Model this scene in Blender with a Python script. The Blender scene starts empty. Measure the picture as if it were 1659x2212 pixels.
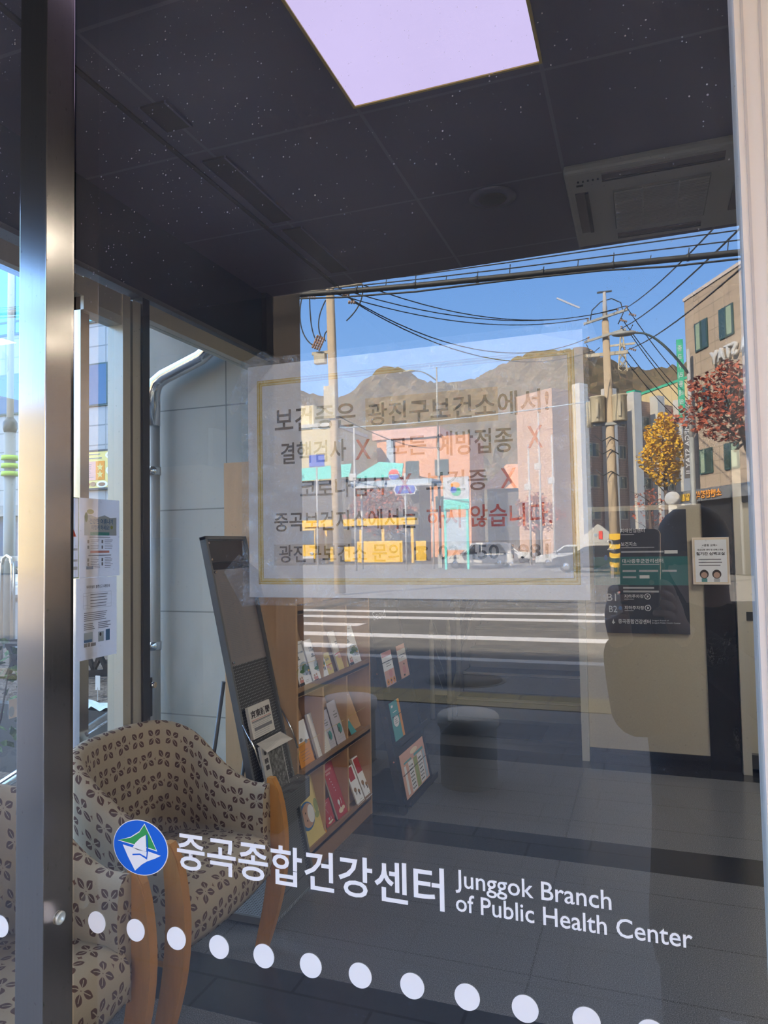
import bpy, bmesh, math, random
from mathutils import Vector, Matrix
random.seed(7)
sc = bpy.context.scene
C = sc.collection
PI = math.pi

# ------------------------------------------------------------------ camera
cam = bpy.data.cameras.new('camera')
cam.sensor_fit = 'VERTICAL'
cam.sensor_height = 36.0
cam.sensor_width = 27.0
cam.lens = 1543.47 / 2212 * 36.0
cam.clip_start = 0.01
cam.clip_end = 2000
camo = bpy.data.objects.new('camera', cam)
C.objects.link(camo)
YAW, PITCH, ROLL = 0.346214633, 0.0468470766, -0.0175357053
cy, sy = math.cos(YAW), math.sin(YAW)
f0, r0, u0 = Vector((-sy, cy, 0)), Vector((cy, sy, 0)), Vector((0, 0, 1))
f1 = f0 * math.cos(PITCH) + u0 * math.sin(PITCH)
u1 = u0 * math.cos(PITCH) - f0 * math.sin(PITCH)
CR = r0 * math.cos(ROLL) + u1 * math.sin(ROLL)
CU = u1 * math.cos(ROLL) - r0 * math.sin(ROLL)
CF = f1
CAM = Vector((0, -0.7922, 1.55))
mw = Matrix.Identity(4)
for i in range(3):
    mw[i][0], mw[i][1], mw[i][2], mw[i][3] = CR[i], CU[i], -CF[i], CAM[i]
camo.matrix_world = mw
sc.camera = camo

# ------------------------------------------------------------------ sky, sun, exposure
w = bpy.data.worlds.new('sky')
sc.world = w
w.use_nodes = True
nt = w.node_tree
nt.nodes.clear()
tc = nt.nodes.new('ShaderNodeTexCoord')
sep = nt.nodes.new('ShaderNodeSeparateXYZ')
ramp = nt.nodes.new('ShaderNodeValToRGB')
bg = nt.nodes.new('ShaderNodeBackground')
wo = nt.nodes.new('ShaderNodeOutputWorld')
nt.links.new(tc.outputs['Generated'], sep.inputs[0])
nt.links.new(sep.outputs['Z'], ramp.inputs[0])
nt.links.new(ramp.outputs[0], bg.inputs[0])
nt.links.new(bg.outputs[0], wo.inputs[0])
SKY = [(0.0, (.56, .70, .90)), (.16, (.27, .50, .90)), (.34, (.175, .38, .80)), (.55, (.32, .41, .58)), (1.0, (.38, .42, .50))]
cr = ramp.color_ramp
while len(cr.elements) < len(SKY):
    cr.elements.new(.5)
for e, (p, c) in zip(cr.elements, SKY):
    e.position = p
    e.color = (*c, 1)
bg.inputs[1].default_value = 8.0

sun = bpy.data.lights.new('sun', 'SUN')
sun.energy = 48.0
sun.color = (1, .88, .70)
sun.angle = math.radians(.6)
suno = bpy.data.objects.new('sun', sun)
C.objects.link(suno)
SUN_AZ, SUN_EL = math.radians(30), math.radians(35)
sdir = Vector((-math.sin(SUN_AZ) * math.cos(SUN_EL), math.cos(SUN_AZ) * math.cos(SUN_EL), math.sin(SUN_EL)))
suno.rotation_euler = (-sdir).to_track_quat('-Z', 'Y').to_euler()
suno.location = (-20, 30, 30)

vs = sc.view_settings
vs.view_transform = 'Standard'
vs.look = 'None'
vs.exposure = 0.15
vs.gamma = 1.0
vs.use_curve_mapping = False
sc.cycles.use_denoising = True
sc.cycles.use_adaptive_sampling = False
sc.cycles.max_bounces = 10
sc.cycles.transparent_max_bounces = 24
sc.cycles.glossy_bounces = 5
sc.cycles.caustics_reflective = False
sc.cycles.caustics_refractive = False
sc.cycles.sample_clamp_indirect = 6.0

# ------------------------------------------------------------------ materials
class NT:
    def __init__(s, name):
        s.mat = bpy.data.materials.new(name)
        s.mat.use_nodes = True
        s.t = s.mat.node_tree
        s.t.nodes.clear()
        s.out = s.t.nodes.new('ShaderNodeOutputMaterial')
    def n(s, ty, **k):
        nd = s.t.nodes.new(ty)
        for a, b in k.items():
            setattr(nd, a, b)
        return nd
    def set(s, inp, v):
        if isinstance(v, bpy.types.NodeSocket):
            s.t.links.new(v, inp)
        else:
            if inp.type == 'RGBA' and len(v) == 3:
                v = (*v, 1)
            inp.default_value = v
    def m(s, op, a, b=None, c=None):
        nd = s.n('ShaderNodeMath', operation=op)
        for i, v in enumerate((a, b, c)):
            if v is not None:
                s.set(nd.inputs[i], v)
        return nd.outputs[0]
    def mix(s, f, a, b):
        nd = s.n('ShaderNodeMix', data_type='RGBA')
        s.set(nd.inputs[0], f)
        s.set(nd.inputs[6], a)
        s.set(nd.inputs[7], b)
        return nd.outputs[2]
    def noise(s, vec=None, scale=10, detail=3, rough=.55, dist=0):
        nd = s.n('ShaderNodeTexNoise')
        if vec is not None:
            s.t.links.new(vec, nd.inputs['Vector'])
        nd.inputs['Scale'].default_value = scale
        nd.inputs['Detail'].default_value = detail
        nd.inputs['Roughness'].default_value = rough
        nd.inputs['Distortion'].default_value = dist
        return nd.outputs[0]
    def map(s, v, a, b, c=0.0, d=1.0):
        nd = s.n('ShaderNodeMapRange')
        s.set(nd.inputs[0], v)
        for i, x in enumerate((a, b, c, d)):
            nd.inputs[i + 1].default_value = x
        return nd.outputs[0]
    def pos(s):
        return s.n('ShaderNodeNewGeometry').outputs['Position']
    def obj(s):
        return s.n('ShaderNodeTexCoord').outputs['Object']
    def scale(s, vec, v):
        nd = s.n('ShaderNodeMapping')
        s.t.links.new(vec, nd.inputs[0])
        nd.inputs['Scale'].default_value = v
        return nd.outputs[0]
    def xyz(s, vec):
        nd = s.n('ShaderNodeSeparateXYZ')
        s.t.links.new(vec, nd.inputs[0])
        return nd.outputs
    def bsdf(s, col, rough=.5, metal=0, **k):
        b = s.n('ShaderNodeBsdfPrincipled')
        s.set(b.inputs['Base Color'], col)
        s.set(b.inputs['Roughness'], rough)
        s.set(b.inputs['Metallic'], metal)
        for a, v in k.items():
            s.set(b.inputs[a.replace('_', ' ')], v)
        s.t.links.new(b.outputs[0], s.out.inputs[0])
        return b
    def bump(s, h, strength=.3, dist=.01):
        nd = s.n('ShaderNodeBump')
        s.set(nd.inputs['Height'], h)
        nd.inputs['Strength'].default_value = strength
        nd.inputs['Distance'].default_value = dist
        return nd.outputs[0]

def mat(name, col, rough=.5, metal=0, var=.12, scale=14, bump=0, bscale=60, stretch=None, **k):
    t = NT(name)
    v = t.obj()
    if stretch:
        v = t.scale(v, stretch)
    nz = t.noise(v, scale)
    c = t.mix(nz, tuple(x * (1 - var) for x in col), tuple(min(1, x * (1 + var)) for x in col))
    b = t.bsdf(c, rough, metal, **k)
    if bump:
        t.t.links.new(t.bump(t.noise(v, bscale), bump), b.inputs['Normal'])
    return t.mat

def emit(name, col, st):
    t = NT(name)
    nz = t.noise(t.obj(), 2.5)
    c = t.mix(nz, tuple(x * .93 for x in col), tuple(x * 1.05 for x in col))
    e = t.n('ShaderNodeEmission')
    t.set(e.inputs[0], c)
    e.inputs[1].default_value = st
    t.t.links.new(e.outputs[0], t.out.inputs[0])
    return t.mat

def glass(name, refl=.12, tint=(.9, .92, .92), dust=.5, k=2.0):
    t = NT(name)
    tr = t.n('ShaderNodeBsdfTransparent')
    t.set(tr.inputs[0], tint)
    gl = t.n('ShaderNodeBsdfGlossy')
    gl.inputs['Roughness'].default_value = 0.0
    fr = t.n('ShaderNodeFresnel')
    fr.inputs[0].default_value = 1.5
    fac = t.m('MINIMUM', t.m('ADD', t.m('MULTIPLY', fr.outputs[0], k), refl), .8)
    mx = t.n('ShaderNodeMixShader')
    t.set(mx.inputs[0], fac)
    t.t.links.new(tr.outputs[0], mx.inputs[1])
    t.t.links.new(gl.outputs[0], mx.inputs[2])
    last = mx.outputs[0]
    if dust:
        p = t.pos()
        # fine dust specks, soft wipe marks and a thin film of grime on the pane
        vor = t.n('ShaderNodeTexVoronoi', feature='F1')
        t.t.links.new(p, vor.inputs['Vector'])
        vor.inputs['Scale'].default_value = 230
        rnd = t.xyz(vor.outputs['Color'])
        patch = t.map(t.noise(p, 2.2, 4, .6, .5), .38, .72)
        speck = t.m('MULTIPLY', t.m('LESS_THAN', vor.outputs['Distance'], t.m('MULTIPLY', t.m('MULTIPLY', rnd[0], rnd[0]), .26)), t.m('GREATER_THAN', rnd[1], .35))
        speck = t.m('MULTIPLY', speck, t.m('ADD', .08, t.m('MULTIPLY', patch, .5)))
        wipe = t.noise(t.scale(p, (6, 6, 60)), 3, 5, .65, 1.2)
        wipe = t.m('MULTIPLY', t.map(wipe, .55, .8), t.m('MULTIPLY', patch, .06))
        zf = t.map(t.xyz(p)[2], 1.75, 2.2, .25, 1.0)
        film = t.m('ADD', .034, t.m('MULTIPLY', patch, .05))
        amt = t.m('MULTIPLY', t.m('ADD', t.m('ADD', speck, wipe), film), t.m('MULTIPLY', zf, dust))
        df = t.n('ShaderNodeBsdfDiffuse')
        t.set(df.inputs[0], (.70, .70, .86))
        mx2 = t.n('ShaderNodeMixShader')
        t.set(mx2.inputs[0], amt)
        t.t.links.new(last, mx2.inputs[1])
        t.t.links.new(df.outputs[0], mx2.inputs[2])
        last = mx2.outputs[0]
    t.t.links.new(last, t.out.inputs[0])
    return t.mat

def clear(name, tint=(.95, .96, .96)):
    t = NT(name)
    tr = t.n('ShaderNodeBsdfTransparent')
    nz = t.noise(t.obj(), 6)
    t.set(tr.inputs[0], t.mix(nz, tint, tuple(x * .98 for x in tint)))
    t.t.links.new(tr.outputs[0], t.out.inputs[0])
    return t.mat

def film(name, refl=.06, tint=(.93, .93, .93), wav=25, strength=.35, haze=.04):
    t = NT(name)
    tr = t.n('ShaderNodeBsdfTransparent')
    t.set(tr.inputs[0], tint)
    gl = t.n('ShaderNodeBsdfGlossy')
    gl.inputs['Roughness'].default_value = .04
    p = t.pos()
    h = t.noise(p, wav, 4, .6, .8)
    t.t.links.new(t.bump(h, strength, .02), gl.inputs['Normal'])
    df = t.n('ShaderNodeBsdfDiffuse')
    t.set(df.inputs[0], (.8, .8, .8))
    a = t.n('ShaderNodeMixShader')
    a.inputs[0].default_value = refl
    t.t.links.new(tr.outputs[0], a.inputs[1])
    t.t.links.new(gl.outputs[0], a.inputs[2])
    b = t.n('ShaderNodeMixShader')
    b.inputs[0].default_value = haze
    t.t.links.new(a.outputs[0], b.inputs[1])
    t.t.links.new(df.outputs[0], b.inputs[2])
    t.t.links.new(b.outputs[0], t.out.inputs[0])
    return t.mat

def thin_paper(name, col):
    t = NT(name)
    c = t.mix(t.noise(t.obj(), 30), tuple(x * .97 for x in col), col)
    a = t.n('ShaderNodeBsdfDiffuse'); t.set(a.inputs[0], c)
    b = t.n('ShaderNodeBsdfTranslucent'); t.set(b.inputs[0], c)
    x = t.n('ShaderNodeMixShader'); x.inputs[0].default_value = .45
    t.t.links.new(a.outputs[0], x.inputs[1]); t.t.links.new(b.outputs[0], x.inputs[2])
    t.t.links.new(x.outputs[0], t.out.inputs[0])
    return t.mat

def steel(name, col=(.62, .59, .56), rough=.32, aniso=.85):
    t = NT(name)
    p = t.pos()
    nz = t.noise(t.scale(p, (160, 160, 4)), 2, 4)
    pit = t.map(t.noise(t.scale(p, (300, 300, 120)), 1, 2), .68, .74)
    c = t.mix(nz, tuple(x * .85 for x in col), col)
    c = t.mix(t.m('MULTIPLY', pit, .5), c, (.15, .12, .10))
    tg = t.n('ShaderNodeTangent', direction_type='RADIAL', axis='Z')
    t.bsdf(c, rough, 1.0, Anisotropic=aniso, Tangent=tg.outputs[0])
    return t.mat

def tiles(name, col, joint, sx, sz, axes='xz', ox=0, oz=0, jw=.006, var=.08, rough=.5, stain=None, spec=.5, offset=False, nscale=3):
    """rectangular slabs with joints, laid out in world metres"""
    t = NT(name)
    p = t.pos()
    q = t.xyz(p)
    a, b = q['xyz'.index(axes[0])], q['xyz'.index(axes[1])]
    bb = t.m('DIVIDE', t.m('SUBTRACT', b, oz), sz)
    row = t.m('FLOOR', bb)
    aa = t.m('DIVIDE', t.m('SUBTRACT', a, ox), sx)
    if offset:
        aa = t.m('ADD', aa, t.m('MULTIPLY', row, .5))
    fa, fb = t.m('FRACT', aa), t.m('FRACT', bb)
    ja = t.m('LESS_THAN', t.m('MINIMUM', fa, t.m('SUBTRACT', 1.0, fa)), jw / sx)
    jb = t.m('LESS_THAN', t.m('MINIMUM', fb, t.m('SUBTRACT', 1.0, fb)), jw / sz)
    j = t.m('MAXIMUM', ja, jb)
    wn = t.n('ShaderNodeTexWhiteNoise', noise_dimensions='2D')
    cv = t.n('ShaderNodeCombineXYZ')
    t.set(cv.inputs[0], t.m('FLOOR', aa))
    t.set(cv.inputs[1], row)
    t.t.links.new(cv.outputs[0], wn.inputs['Vector'])
    n1 = t.noise(p, nscale, 5)
    v = t.m('ADD', t.m('MULTIPLY', t.m('SUBTRACT', wn.outputs[0], .5), var), t.m('MULTIPLY', t.m('SUBTRACT', n1, .5), var * 2))
    hi = tuple(min(1, x * 1.3) for x in col)
    lo = tuple(x * .7 for x in col)
    c = t.mix(t.m('ADD', v, .5), lo, hi)
    if stain:
        st = t.map(t.noise(t.scale(p, (1, 1, .35)), 1.6, 5), .5, .72)
        c = t.mix(t.m('MULTIPLY', st, .8), c, stain)
        moss = t.m('MULTIPLY', t.map(q[2], .75, .1), t.map(t.noise(p, 3.5, 5), .35, .65))
        c = t.mix(t.m('MULTIPLY', moss, .8), c, (.13, .145, .09))
    c = t.mix(j, c, joint)
    bs = t.bsdf(c, rough)
    return t.mat, t, c, bs

M = {}
M['steel'] = steel('brushed_steel', (.60, .54, .49), .17, .8)
M['steel_side'] = mat('satin_steel_frame', (.62, .58, .48), .38, .45, .05, 4, stretch=(20, 20, .6))
M['chrome'] = mat('bright_steel', (.72, .72, .72), .15, 1.0, .04)
M['cream'] = mat('cream_aluminium', (.86, .75, .65), .45, 0, .03)
M['beige_trim'] = mat('beige_sealant', (.60, .52, .46), .6, 0, .06)
M['dark_frame'] = mat('dark_grey_frame', (.05, .055, .06), .4, .3, .1)
M['grey_frame'] = mat('grey_metal', (.22, .225, .23), .45, .6, .08)
M['glass'] = glass('front_pane', .088, (.93, .95, .95), 1.0, 1.1)
M['glass2'] = glass('side_pane', .03, (.90, .95, .95), .0, 1.0)
M['clear'] = clear('clear_pane', (.985, .99, .99))
M['white_vinyl'] = mat('white_vinyl', (.93, .885, .85), .5, 0, .02)
M['blue_vinyl'] = mat('blue_vinyl', (.0, .12, .62), .45, 0, .03)
M['green_vinyl'] = mat('green_vinyl', (.03, .32, .08), .45, 0, .03)
M['paper'] = mat('white_paper', (.86, .87, .90), .7, 0, .03)
M['paper_thin'] = thin_paper('thin_white_paper', (.88, .88, .92))
M['paper_warm'] = mat('off_white_paper', (.72, .69, .64), .7, 0, .04)
M['gold'] = mat('gold_border', (.62, .42, .06), .5, 0, .12, 60)
M['gold_pale'] = mat('pale_gold_border', (.80, .68, .32), .5, 0, .06, 60)
M['ink'] = mat('dark_print', (.05, .04, .04), .6, 0, .1)
M['ink_grey'] = mat('grey_print', (.22, .22, .24), .6, 0, .1)
M['ink_light'] = mat('pale_grey_print', (.45, .46, .48), .6, 0, .1)
M['ink_red'] = mat('red_print', (.60, .05, .03), .6, 0, .1)
M['ink_blue'] = mat('blue_print', (.05, .16, .36), .6, 0, .1)
M['ink_teal'] = mat('teal_print', (.06, .30, .30), .6, 0, .1)
M['ink_pink'] = mat('pink_print', (.62, .28, .26), .6, 0, .1)
M['ink_white'] = mat('white_print', (.75, .75, .75), .6, 0, .04)
M['hl'] = mat('beige_highlight', (.80, .66, .48), .7, 0, .04)
M['hl_grey'] = mat('grey_highlight', (.66, .62, .60), .7, 0, .04)
M['film'] = film('laminate_film', .13, (.99, .99, .99), 48, 1.0, .012)
M['tape'] = film('clear_tape', .05, (.965, .965, .965), 60, .8, .022)
M['granite_black'] = mat('black_granite', (.012, .013, .016), .12, 0, .5, 300)
M['wood'] = mat('varnished_beech', (.53, .235, .05), .38, 0, .22, 6, stretch=(8, 8, 1))
M['maple'] = mat('maple_board', (.55, .33, .165), .42, 0, .12, 5, stretch=(6, 6, .8))
M['maple_dark'] = mat('maple_board_edge', (.30, .17, .085), .45, 0, .12, 5, stretch=(1, 6, 6))
M['black_metal'] = mat('black_metal', (.012, .014, .018), .4, .2, .2)
M['stand_grey'] = mat('grey_painted_metal', (.17, .18, .185), .5, .3, .1)
M['stand_dark'] = mat('dark_grey_board', (.06, .055, .055), .5, .1, .15)
M['black_rubber'] = mat('black_rubber', (.015, .015, .015), .7, 0, .2)
M['tread'] = mat('dark_stair_tread', (.05, .05, .055), .5, 0, .15)
M['riser'] = mat('pale_stair_riser', (.36, .35, .32), .55, 0, .14, 4)
M['cream_paint'] = mat('cream_paint', (.52, .50, .42), .5, 0, .06)
M['navy'] = mat('navy_board', (.035, .042, .058), .4, 0, .08)
M['teal_band'] = mat('teal_band', (.03, .15, .15), .4, 0, .08)
M['dark_wall'] = mat('dark_wall', (.035, .037, .042), .45, 0, .15, 2)
M['transom'] = mat('dark_transom_panel', (.018, .034, .050), .3, 0, .15, 3)
M['ac_white'] = mat('grey_white_plastic', (.36, .35, .33), .5, 0, .05)
M['ac_dark'] = mat('brown_grey_vent', (.12, .10, .10), .6, 0, .1)
M['ac_grille'] = mat('grille_grey', (.20, .19, .18), .6, 0, .1)
M['black'] = mat('matt_black', (.008, .008, .01), .6, 0, .2)
M['light'] = emit('light_panel_glow', (.74, .62, 1.0), 1.04)
M['fill_light'] = emit('added_fill_glow', (1.0, .92, .80), 23.0)  # strong glow for the added fill panels only

def fabric(name):
    """beige upholstery woven with brown four-petal leaf flowers and small squares"""
    t = NT(name)
    uv = t.n('ShaderNodeUVMap').outputs[0]
    q = t.xyz(uv)
    S = 1 / .083
    wob = t.m('MULTIPLY', t.m('SUBTRACT', t.noise(uv, 9, 2), .5), .10)
    v0 = t.m('MULTIPLY', q[1], S)
    row = t.m('FLOOR', v0)
    par = t.m('FLOORED_MODULO', row, 2.0)
    u0_ = t.m('ADD', t.m('MULTIPLY', q[0], S), t.m('MULTIPLY', par, .5))
    col = t.m('FLOOR', u0_)
    x = t.m('ADD', t.m('SUBTRACT', t.m('FRACT', u0_), .5), wob)
    y = t.m('ADD', t.m('SUBTRACT', t.m('FRACT', v0), .5), wob)
    # every other flower turned by a random angle
    cv = t.n('ShaderNodeCombineXYZ')
    t.set(cv.inputs[0], col)
    t.set(cv.inputs[1], row)
    wn = t.n('ShaderNodeTexWhiteNoise', noise_dimensions='2D')
    t.t.links.new(cv.outputs[0], wn.inputs['Vector'])
    ang = t.m('ADD', .62, t.m('MULTIPLY', wn.outputs[0], .5))
    ca, sa = t.m('COSINE', ang), t.m('SINE', ang)
    xr = t.m('SUBTRACT', t.m('MULTIPLY', x, ca), t.m('MULTIPLY', y, sa))
    yr = t.m('ADD', t.m('MULTIPLY', x, sa), t.m('MULTIPLY', y, ca))
    ax, ay = t.m('ABSOLUTE', xr), t.m('ABSOLUTE', yr)
    lo, hi = t.m('MINIMUM', ax, ay), t.m('MAXIMUM', ax, ay)
    # petal along the axis: leaf shape with a pale vein
    px = t.m('DIVIDE', t.m('SUBTRACT', hi, .275), .19)
    wd = t.m('MULTIPLY', .135, t.m('SUBTRACT', 1.0, t.m('MULTIPLY', px, px)))
    petal = t.m('LESS_THAN', lo, t.m('ADD', wd, -.004))
    vein = t.m('MULTIPLY', t.m('LESS_THAN', lo, .016), t.m('LESS_THAN', hi, .36))
    edge = t.map(t.m('SUBTRACT', wd, lo), .0, .045)
    petal = t.m('MULTIPLY', petal, t.m('SUBTRACT', 1.0, vein))
    ctr = t.m('LESS_THAN', t.m('MAXIMUM', ax, ay), .018)
    # small four-pointed square between flowers, on the cell border
    dx = t.m('ABSOLUTE', t.m('SUBTRACT', t.m('FRACT', u0_), 0.0))
    dx = t.m('MINIMUM', dx, t.m('SUBTRACT', 1.0, dx))
    dy = t.m('ABSOLUTE', y)
    mxx = t.m('MAXIMUM', dx, dy)
    star = t.m('MULTIPLY', t.m('LESS_THAN', mxx, .085), t.m('LESS_THAN', t.m('MULTIPLY', dx, dy), .0016))
    third = t.m('GREATER_THAN', wn.outputs[0], .45)
    star = t.m('MULTIPLY', star, third)
    f = t.m('MAXIMUM', petal, t.m('MAXIMUM', star, ctr))
    weave = t.noise(t.scale(uv, (90, 900, 1)), 1, 3, .7)
    base = t.mix(weave, (.34, .27, .185), (.50, .415, .30))
    brown = t.mix(edge, (.13, .060, .040), (.085, .040, .030))
    c = t.mix(f, base, brown)
    b = t.bsdf(c, .85)
    t.t.links.new(t.bump(weave, .12, .002), b.inputs['Normal'])
    return t.mat

def floor_mat(name):
    m, t, c, bs = tiles(name, (.085, .088, .098), (.035, .035, .04), 1.2, .38, 'xy', -.43, .34, .004, .10, .22)
    p = t.pos()
    q = t.xyz(p)
    sp = t.noise(p, 260, 2, .6)
    c = t.mix(t.map(sp, .42, .66), c, (.20, .205, .22))
    fr = t.m('FRACT', t.m('DIVIDE', t.m('SUBTRACT', q[1], 1.325), 1.515))
    band = t.m('LESS_THAN', fr, .19)
    fx = t.m('FRACT', t.m('DIVIDE', t.m('ADD', q[0], .43), .42))
    bj = t.m('LESS_THAN', fx, .008)
    bc = t.mix(bj, t.mix(t.noise(p, 200, 2), (.010, .011, .014), (.022, .024, .03)), (.006, .006, .007))
    c = t.mix(band, c, bc)
    t.t.links.new(c, bs.inputs['Base Color'])
    bs.inputs['Specular IOR Level'].default_value = .35
    return m

def marble(name):
    t = NT(name)
    p = t.pos()
    n1 = t.noise(p, 2.2, 6, .65, 2.5)
    v1 = t.map(t.m('ABSOLUTE', t.m('SUBTRACT', n1, .5)), .0, .006, 1, 0)
    n2 = t.noise(t.scale(p, (1, 1, .6)), 5.0, 5, .6, 3.5)
    v2 = t.map(t.m('ABSOLUTE', t.m('SUBTRACT', n2, .47)), .0, .004, 1, 0)
    br = t.map(t.noise(p, 3.1, 2), .5, .68)
    v = t.m('MULTIPLY', t.m('MAXIMUM', v1, t.m('MULTIPLY', v2, .6)), br)
    t.bsdf(t.mix(v, (.010, .011, .014), (.30, .29, .27)), .22)
    return t.mat

def perforated(name, col, hole, pitch=.011, r=.28, axes='yz'):
    t = NT(name)
    q = t.xyz(t.obj())
    a, b = q['xyz'.index(axes[0])], q['xyz'.index(axes[1])]
    fa = t.m('SUBTRACT', t.m('FRACT', t.m('DIVIDE', a, pitch)), .5)
    fb = t.m('SUBTRACT', t.m('FRACT', t.m('DIVIDE', b, pitch)), .5)
    d = t.m('SQRT', t.m('ADD', t.m('MULTIPLY', fa, fa), t.m('MULTIPLY', fb, fb)))
    c = t.mix(t.m('LESS_THAN', d, r), col, hole)
    t.bsdf(c, .5, .2)
    return t.mat

def mottled(name, cols, scale=3, rough=.9, bump=.0):
    t = NT(name)
    p = t.pos()
    nz = t.noise(p, scale, 6, .7)
    rp = t.n('ShaderNodeValToRGB')
    t.t.links.new(nz, rp.inputs[0])
    while len(rp.color_ramp.elements) < len(cols):
        rp.color_ramp.elements.new(.5)
    k = len(cols)
    for i, (e, c) in enumerate(zip(rp.color_ramp.elements, cols)):
        e.position = .3 + .4 * i / (k - 1)
        e.color = (*c, 1)
    b = t.bsdf(rp.outputs[0], rough)
    if bump:
        t.t.links.new(t.bump(t.noise(p, scale * 4, 5), bump, .05), b.inputs['Normal'])
    return t.mat

M['fabric'] = fabric('leaf_flower_fabric')
M['floor'] = floor_mat('dark_granite_floor')
M['marble'] = marble('black_marble')
M['perf'] = perforated('perforated_grey_board', (.07, .075, .08), (.33, .36, .38), .0125, .2)
M['perf_box'] = perforated('perforated_grey_box', (.17, .18, .185), (.07, .075, .08), .010, .26)
M['perf_flat'] = perforated('perforated_shelf', (.30, .34, .36), (.07, .08, .09), .013, .3, 'xy')
M['ceiling'] = tiles('dark_ceiling_panels', (.080, .078, .140), (.13, .13, .20), .58, .62, 'xy', -.815, .69, .006, .10, .45)[0]  # bluish-purple base colour stands in for the light panel's purple glow
M['soffit'] = mat('dark_soffit', (.05, .05, .055), .5, 0, .1, 2)
M['stone'] = tiles('pale_stone_slabs', (.47, .44, .385), (.21, .20, .18), .78, .62, 'xz', -2.33, .55, .004, .10, .7, (.24, .26, .22))[0]
M['beige_wall'] = mat('speckled_beige_board', (.50, .44, .335), .5, 0, .10, 120)
M['asphalt'] = mottled('asphalt', [(.08, .078, .078), (.11, .105, .10), (.14, .13, .12)], 2.5, .9, .1)
M['paving'] = tiles('grey_paving', (.105, .105, .11), (.05, .05, .05), .6, .3, 'xy', 0, 0, .006, .15, .8, None, .5, True)[0]
M['tactile'] = tiles('yellow_tactile_paving', (.24, .175, .07), (.15, .11, .05), .3, .3, 'xy', 0, 0, .012, .2, .8)[0]
M['kerb'] = mat('granite_kerb', (.40, .38, .36), .8, 0, .15, 20)
M['road_white'] = mat('white_road_paint', (.78, .74, .70), .8, 0, .12, 6)
M['bollard'] = mat('pale_stone', (.42, .38, .33), .7, 0, .12, 30)
M['beige_stone'] = tiles('beige_stone_facade', (.30, .235, .175), (.20, .155, .115), 1.15, .62, 'yz', 0, .3, .02, .10, .7)[0]
M['brick'] = tiles('brown_brick_facade', (.36, .235, .17), (.24, .15, .11), .8, .22, 'xz', 0, 0, .03, .10, .8, None, .5, True)[0]
M['white_tile'] = tiles('white_tile_facade', (.31, .32, .325), (.16, .175, .18), 1.6, .73, 'xz', -18.16, .27, .025, .06, .35)[0]
M['pillar_white'] = mat('white_painted_concrete', (.72, .68, .60), .7, 0, .08, 2)
M['pale_yellow'] = tiles('pale_yellow_cladding', (.60, .46, .22), (.48, .36, .18), 1.0, 9.0, 'xz', 0, 0, .04, .05, .7)[0]
M['cream_wall'] = mat('cream_render', (.72, .60, .36), .8, 0, .06, .4)
M['orange_wall'] = mat('orange_brick', (.56, .27, .15), .8, 0, .10, .6)
M['dark_glass'] = mat('dark_window_glass', (.03, .055, .05), .08, 0, .2, 1)
M['curtain'] = mat('pale_green_curtain', (.20, .27, .20), .8, 0, .1, 1)
M['teal_glass'] = mat('teal_window_glass', (.12, .50, .56), .12, 0, .15, .6)
M['blue_glass'] = mat('blue_window_glass', (.05, .10, .19), .06, 0, .25, .4)
M['window_frame'] = mat('dark_green_frame', (.03, .07, .065), .4, .2, .1)
M['sign_green'] = mat('green_sign', (.01, .30, .17), .45, 0, .05)
M['teal_awning'] = mat('teal_awning', (.06, .42, .38), .6, 0, .12, 1)
M['sign_blue'] = mat('blue_sign', (.04, .08, .40), .4, 0, .06)
M['yellow_paint'] = mat('yellow_paint', (.80, .48, .02), .4, 0, .06, 2)
M['car_white'] = mat('white_car_paint', (.78, .76, .72), .18, 0, .02, 2)
M['car_silver'] = mat('silver_car_paint', (.50, .52, .55), .2, .3, .04, 2)
M['car_dark'] = mat('dark_car_paint', (.03, .03, .035), .15, .1, .1, 2)
M['car_glass'] = mat('car_window', (.02, .025, .03), .05, 0, .1)
M['concrete'] = mat('pole_concrete', (.46, .36, .24), .8, 0, .10, 3)
M['pole_white'] = mat('galvanised_pole', (.55, .53, .50), .45, .4, .1, 4)
M['pole_grey'] = mat('grey_pole', (.24, .25, .24), .5, .3, .1, 4)
M['lamp_green'] = mat('dark_green_lamp', (.05, .075, .075), .4, .3, .1)
M['can'] = mat('transformer_paint', (.55, .48, .34), .5, .1, .10, 3)
M['insul'] = mat('brown_insulator', (.36, .24, .17), .35, 0, .2, 8)
M['wire'] = mat('black_cable', (.012, .014, .014), .6, 0, .2)
M['leaf_yellow'] = mottled('ginkgo_leaves', [(.45, .24, .01), (.66, .38, .01), (.80, .52, .03)], 5)
M['leaf_red'] = mottled('maple_leaves', [(.08, .02, .015), (.26, .055, .025), (.46, .10, .035)], 7)
M['leaf_green'] = mottled('shrub_leaves', [(.03, .06, .02), (.08, .14, .05), (.22, .30, .14)], 30)
M['bark'] = mat('bark', (.07, .05, .04), .9, 0, .25, 12)
M['hill'] = mottled('autumn_forest', [(.03, .04, .02), (.075, .065, .03), (.13, .08, .04), (.045, .055, .025), (.17, .085, .05), (.07, .06, .03)], .42, .95)
M['mulch'] = mottled('leaf_litter', [(.05, .035, .025), (.15, .11, .08), (.32, .25, .19)], 28, .95, .6)
M['planter'] = mat('dark_planter_stone', (.055, .055, .05), .6, 0, .3, 3)
M['foam'] = mat('pale_blue_foam_sheet', (.62, .74, .76), .8, 0, .10, 12, bump=.5, bscale=25)
M['coat'] = mat('dark_coat', (.028, .024, .024), .85, 0, .2, 30)
M['trousers'] = mat('dark_trousers', (.018, .018, .022), .85, 0, .2, 30)
M['skin'] = mat('skin', (.50, .31, .23), .55, 0, .08, 10)
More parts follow.
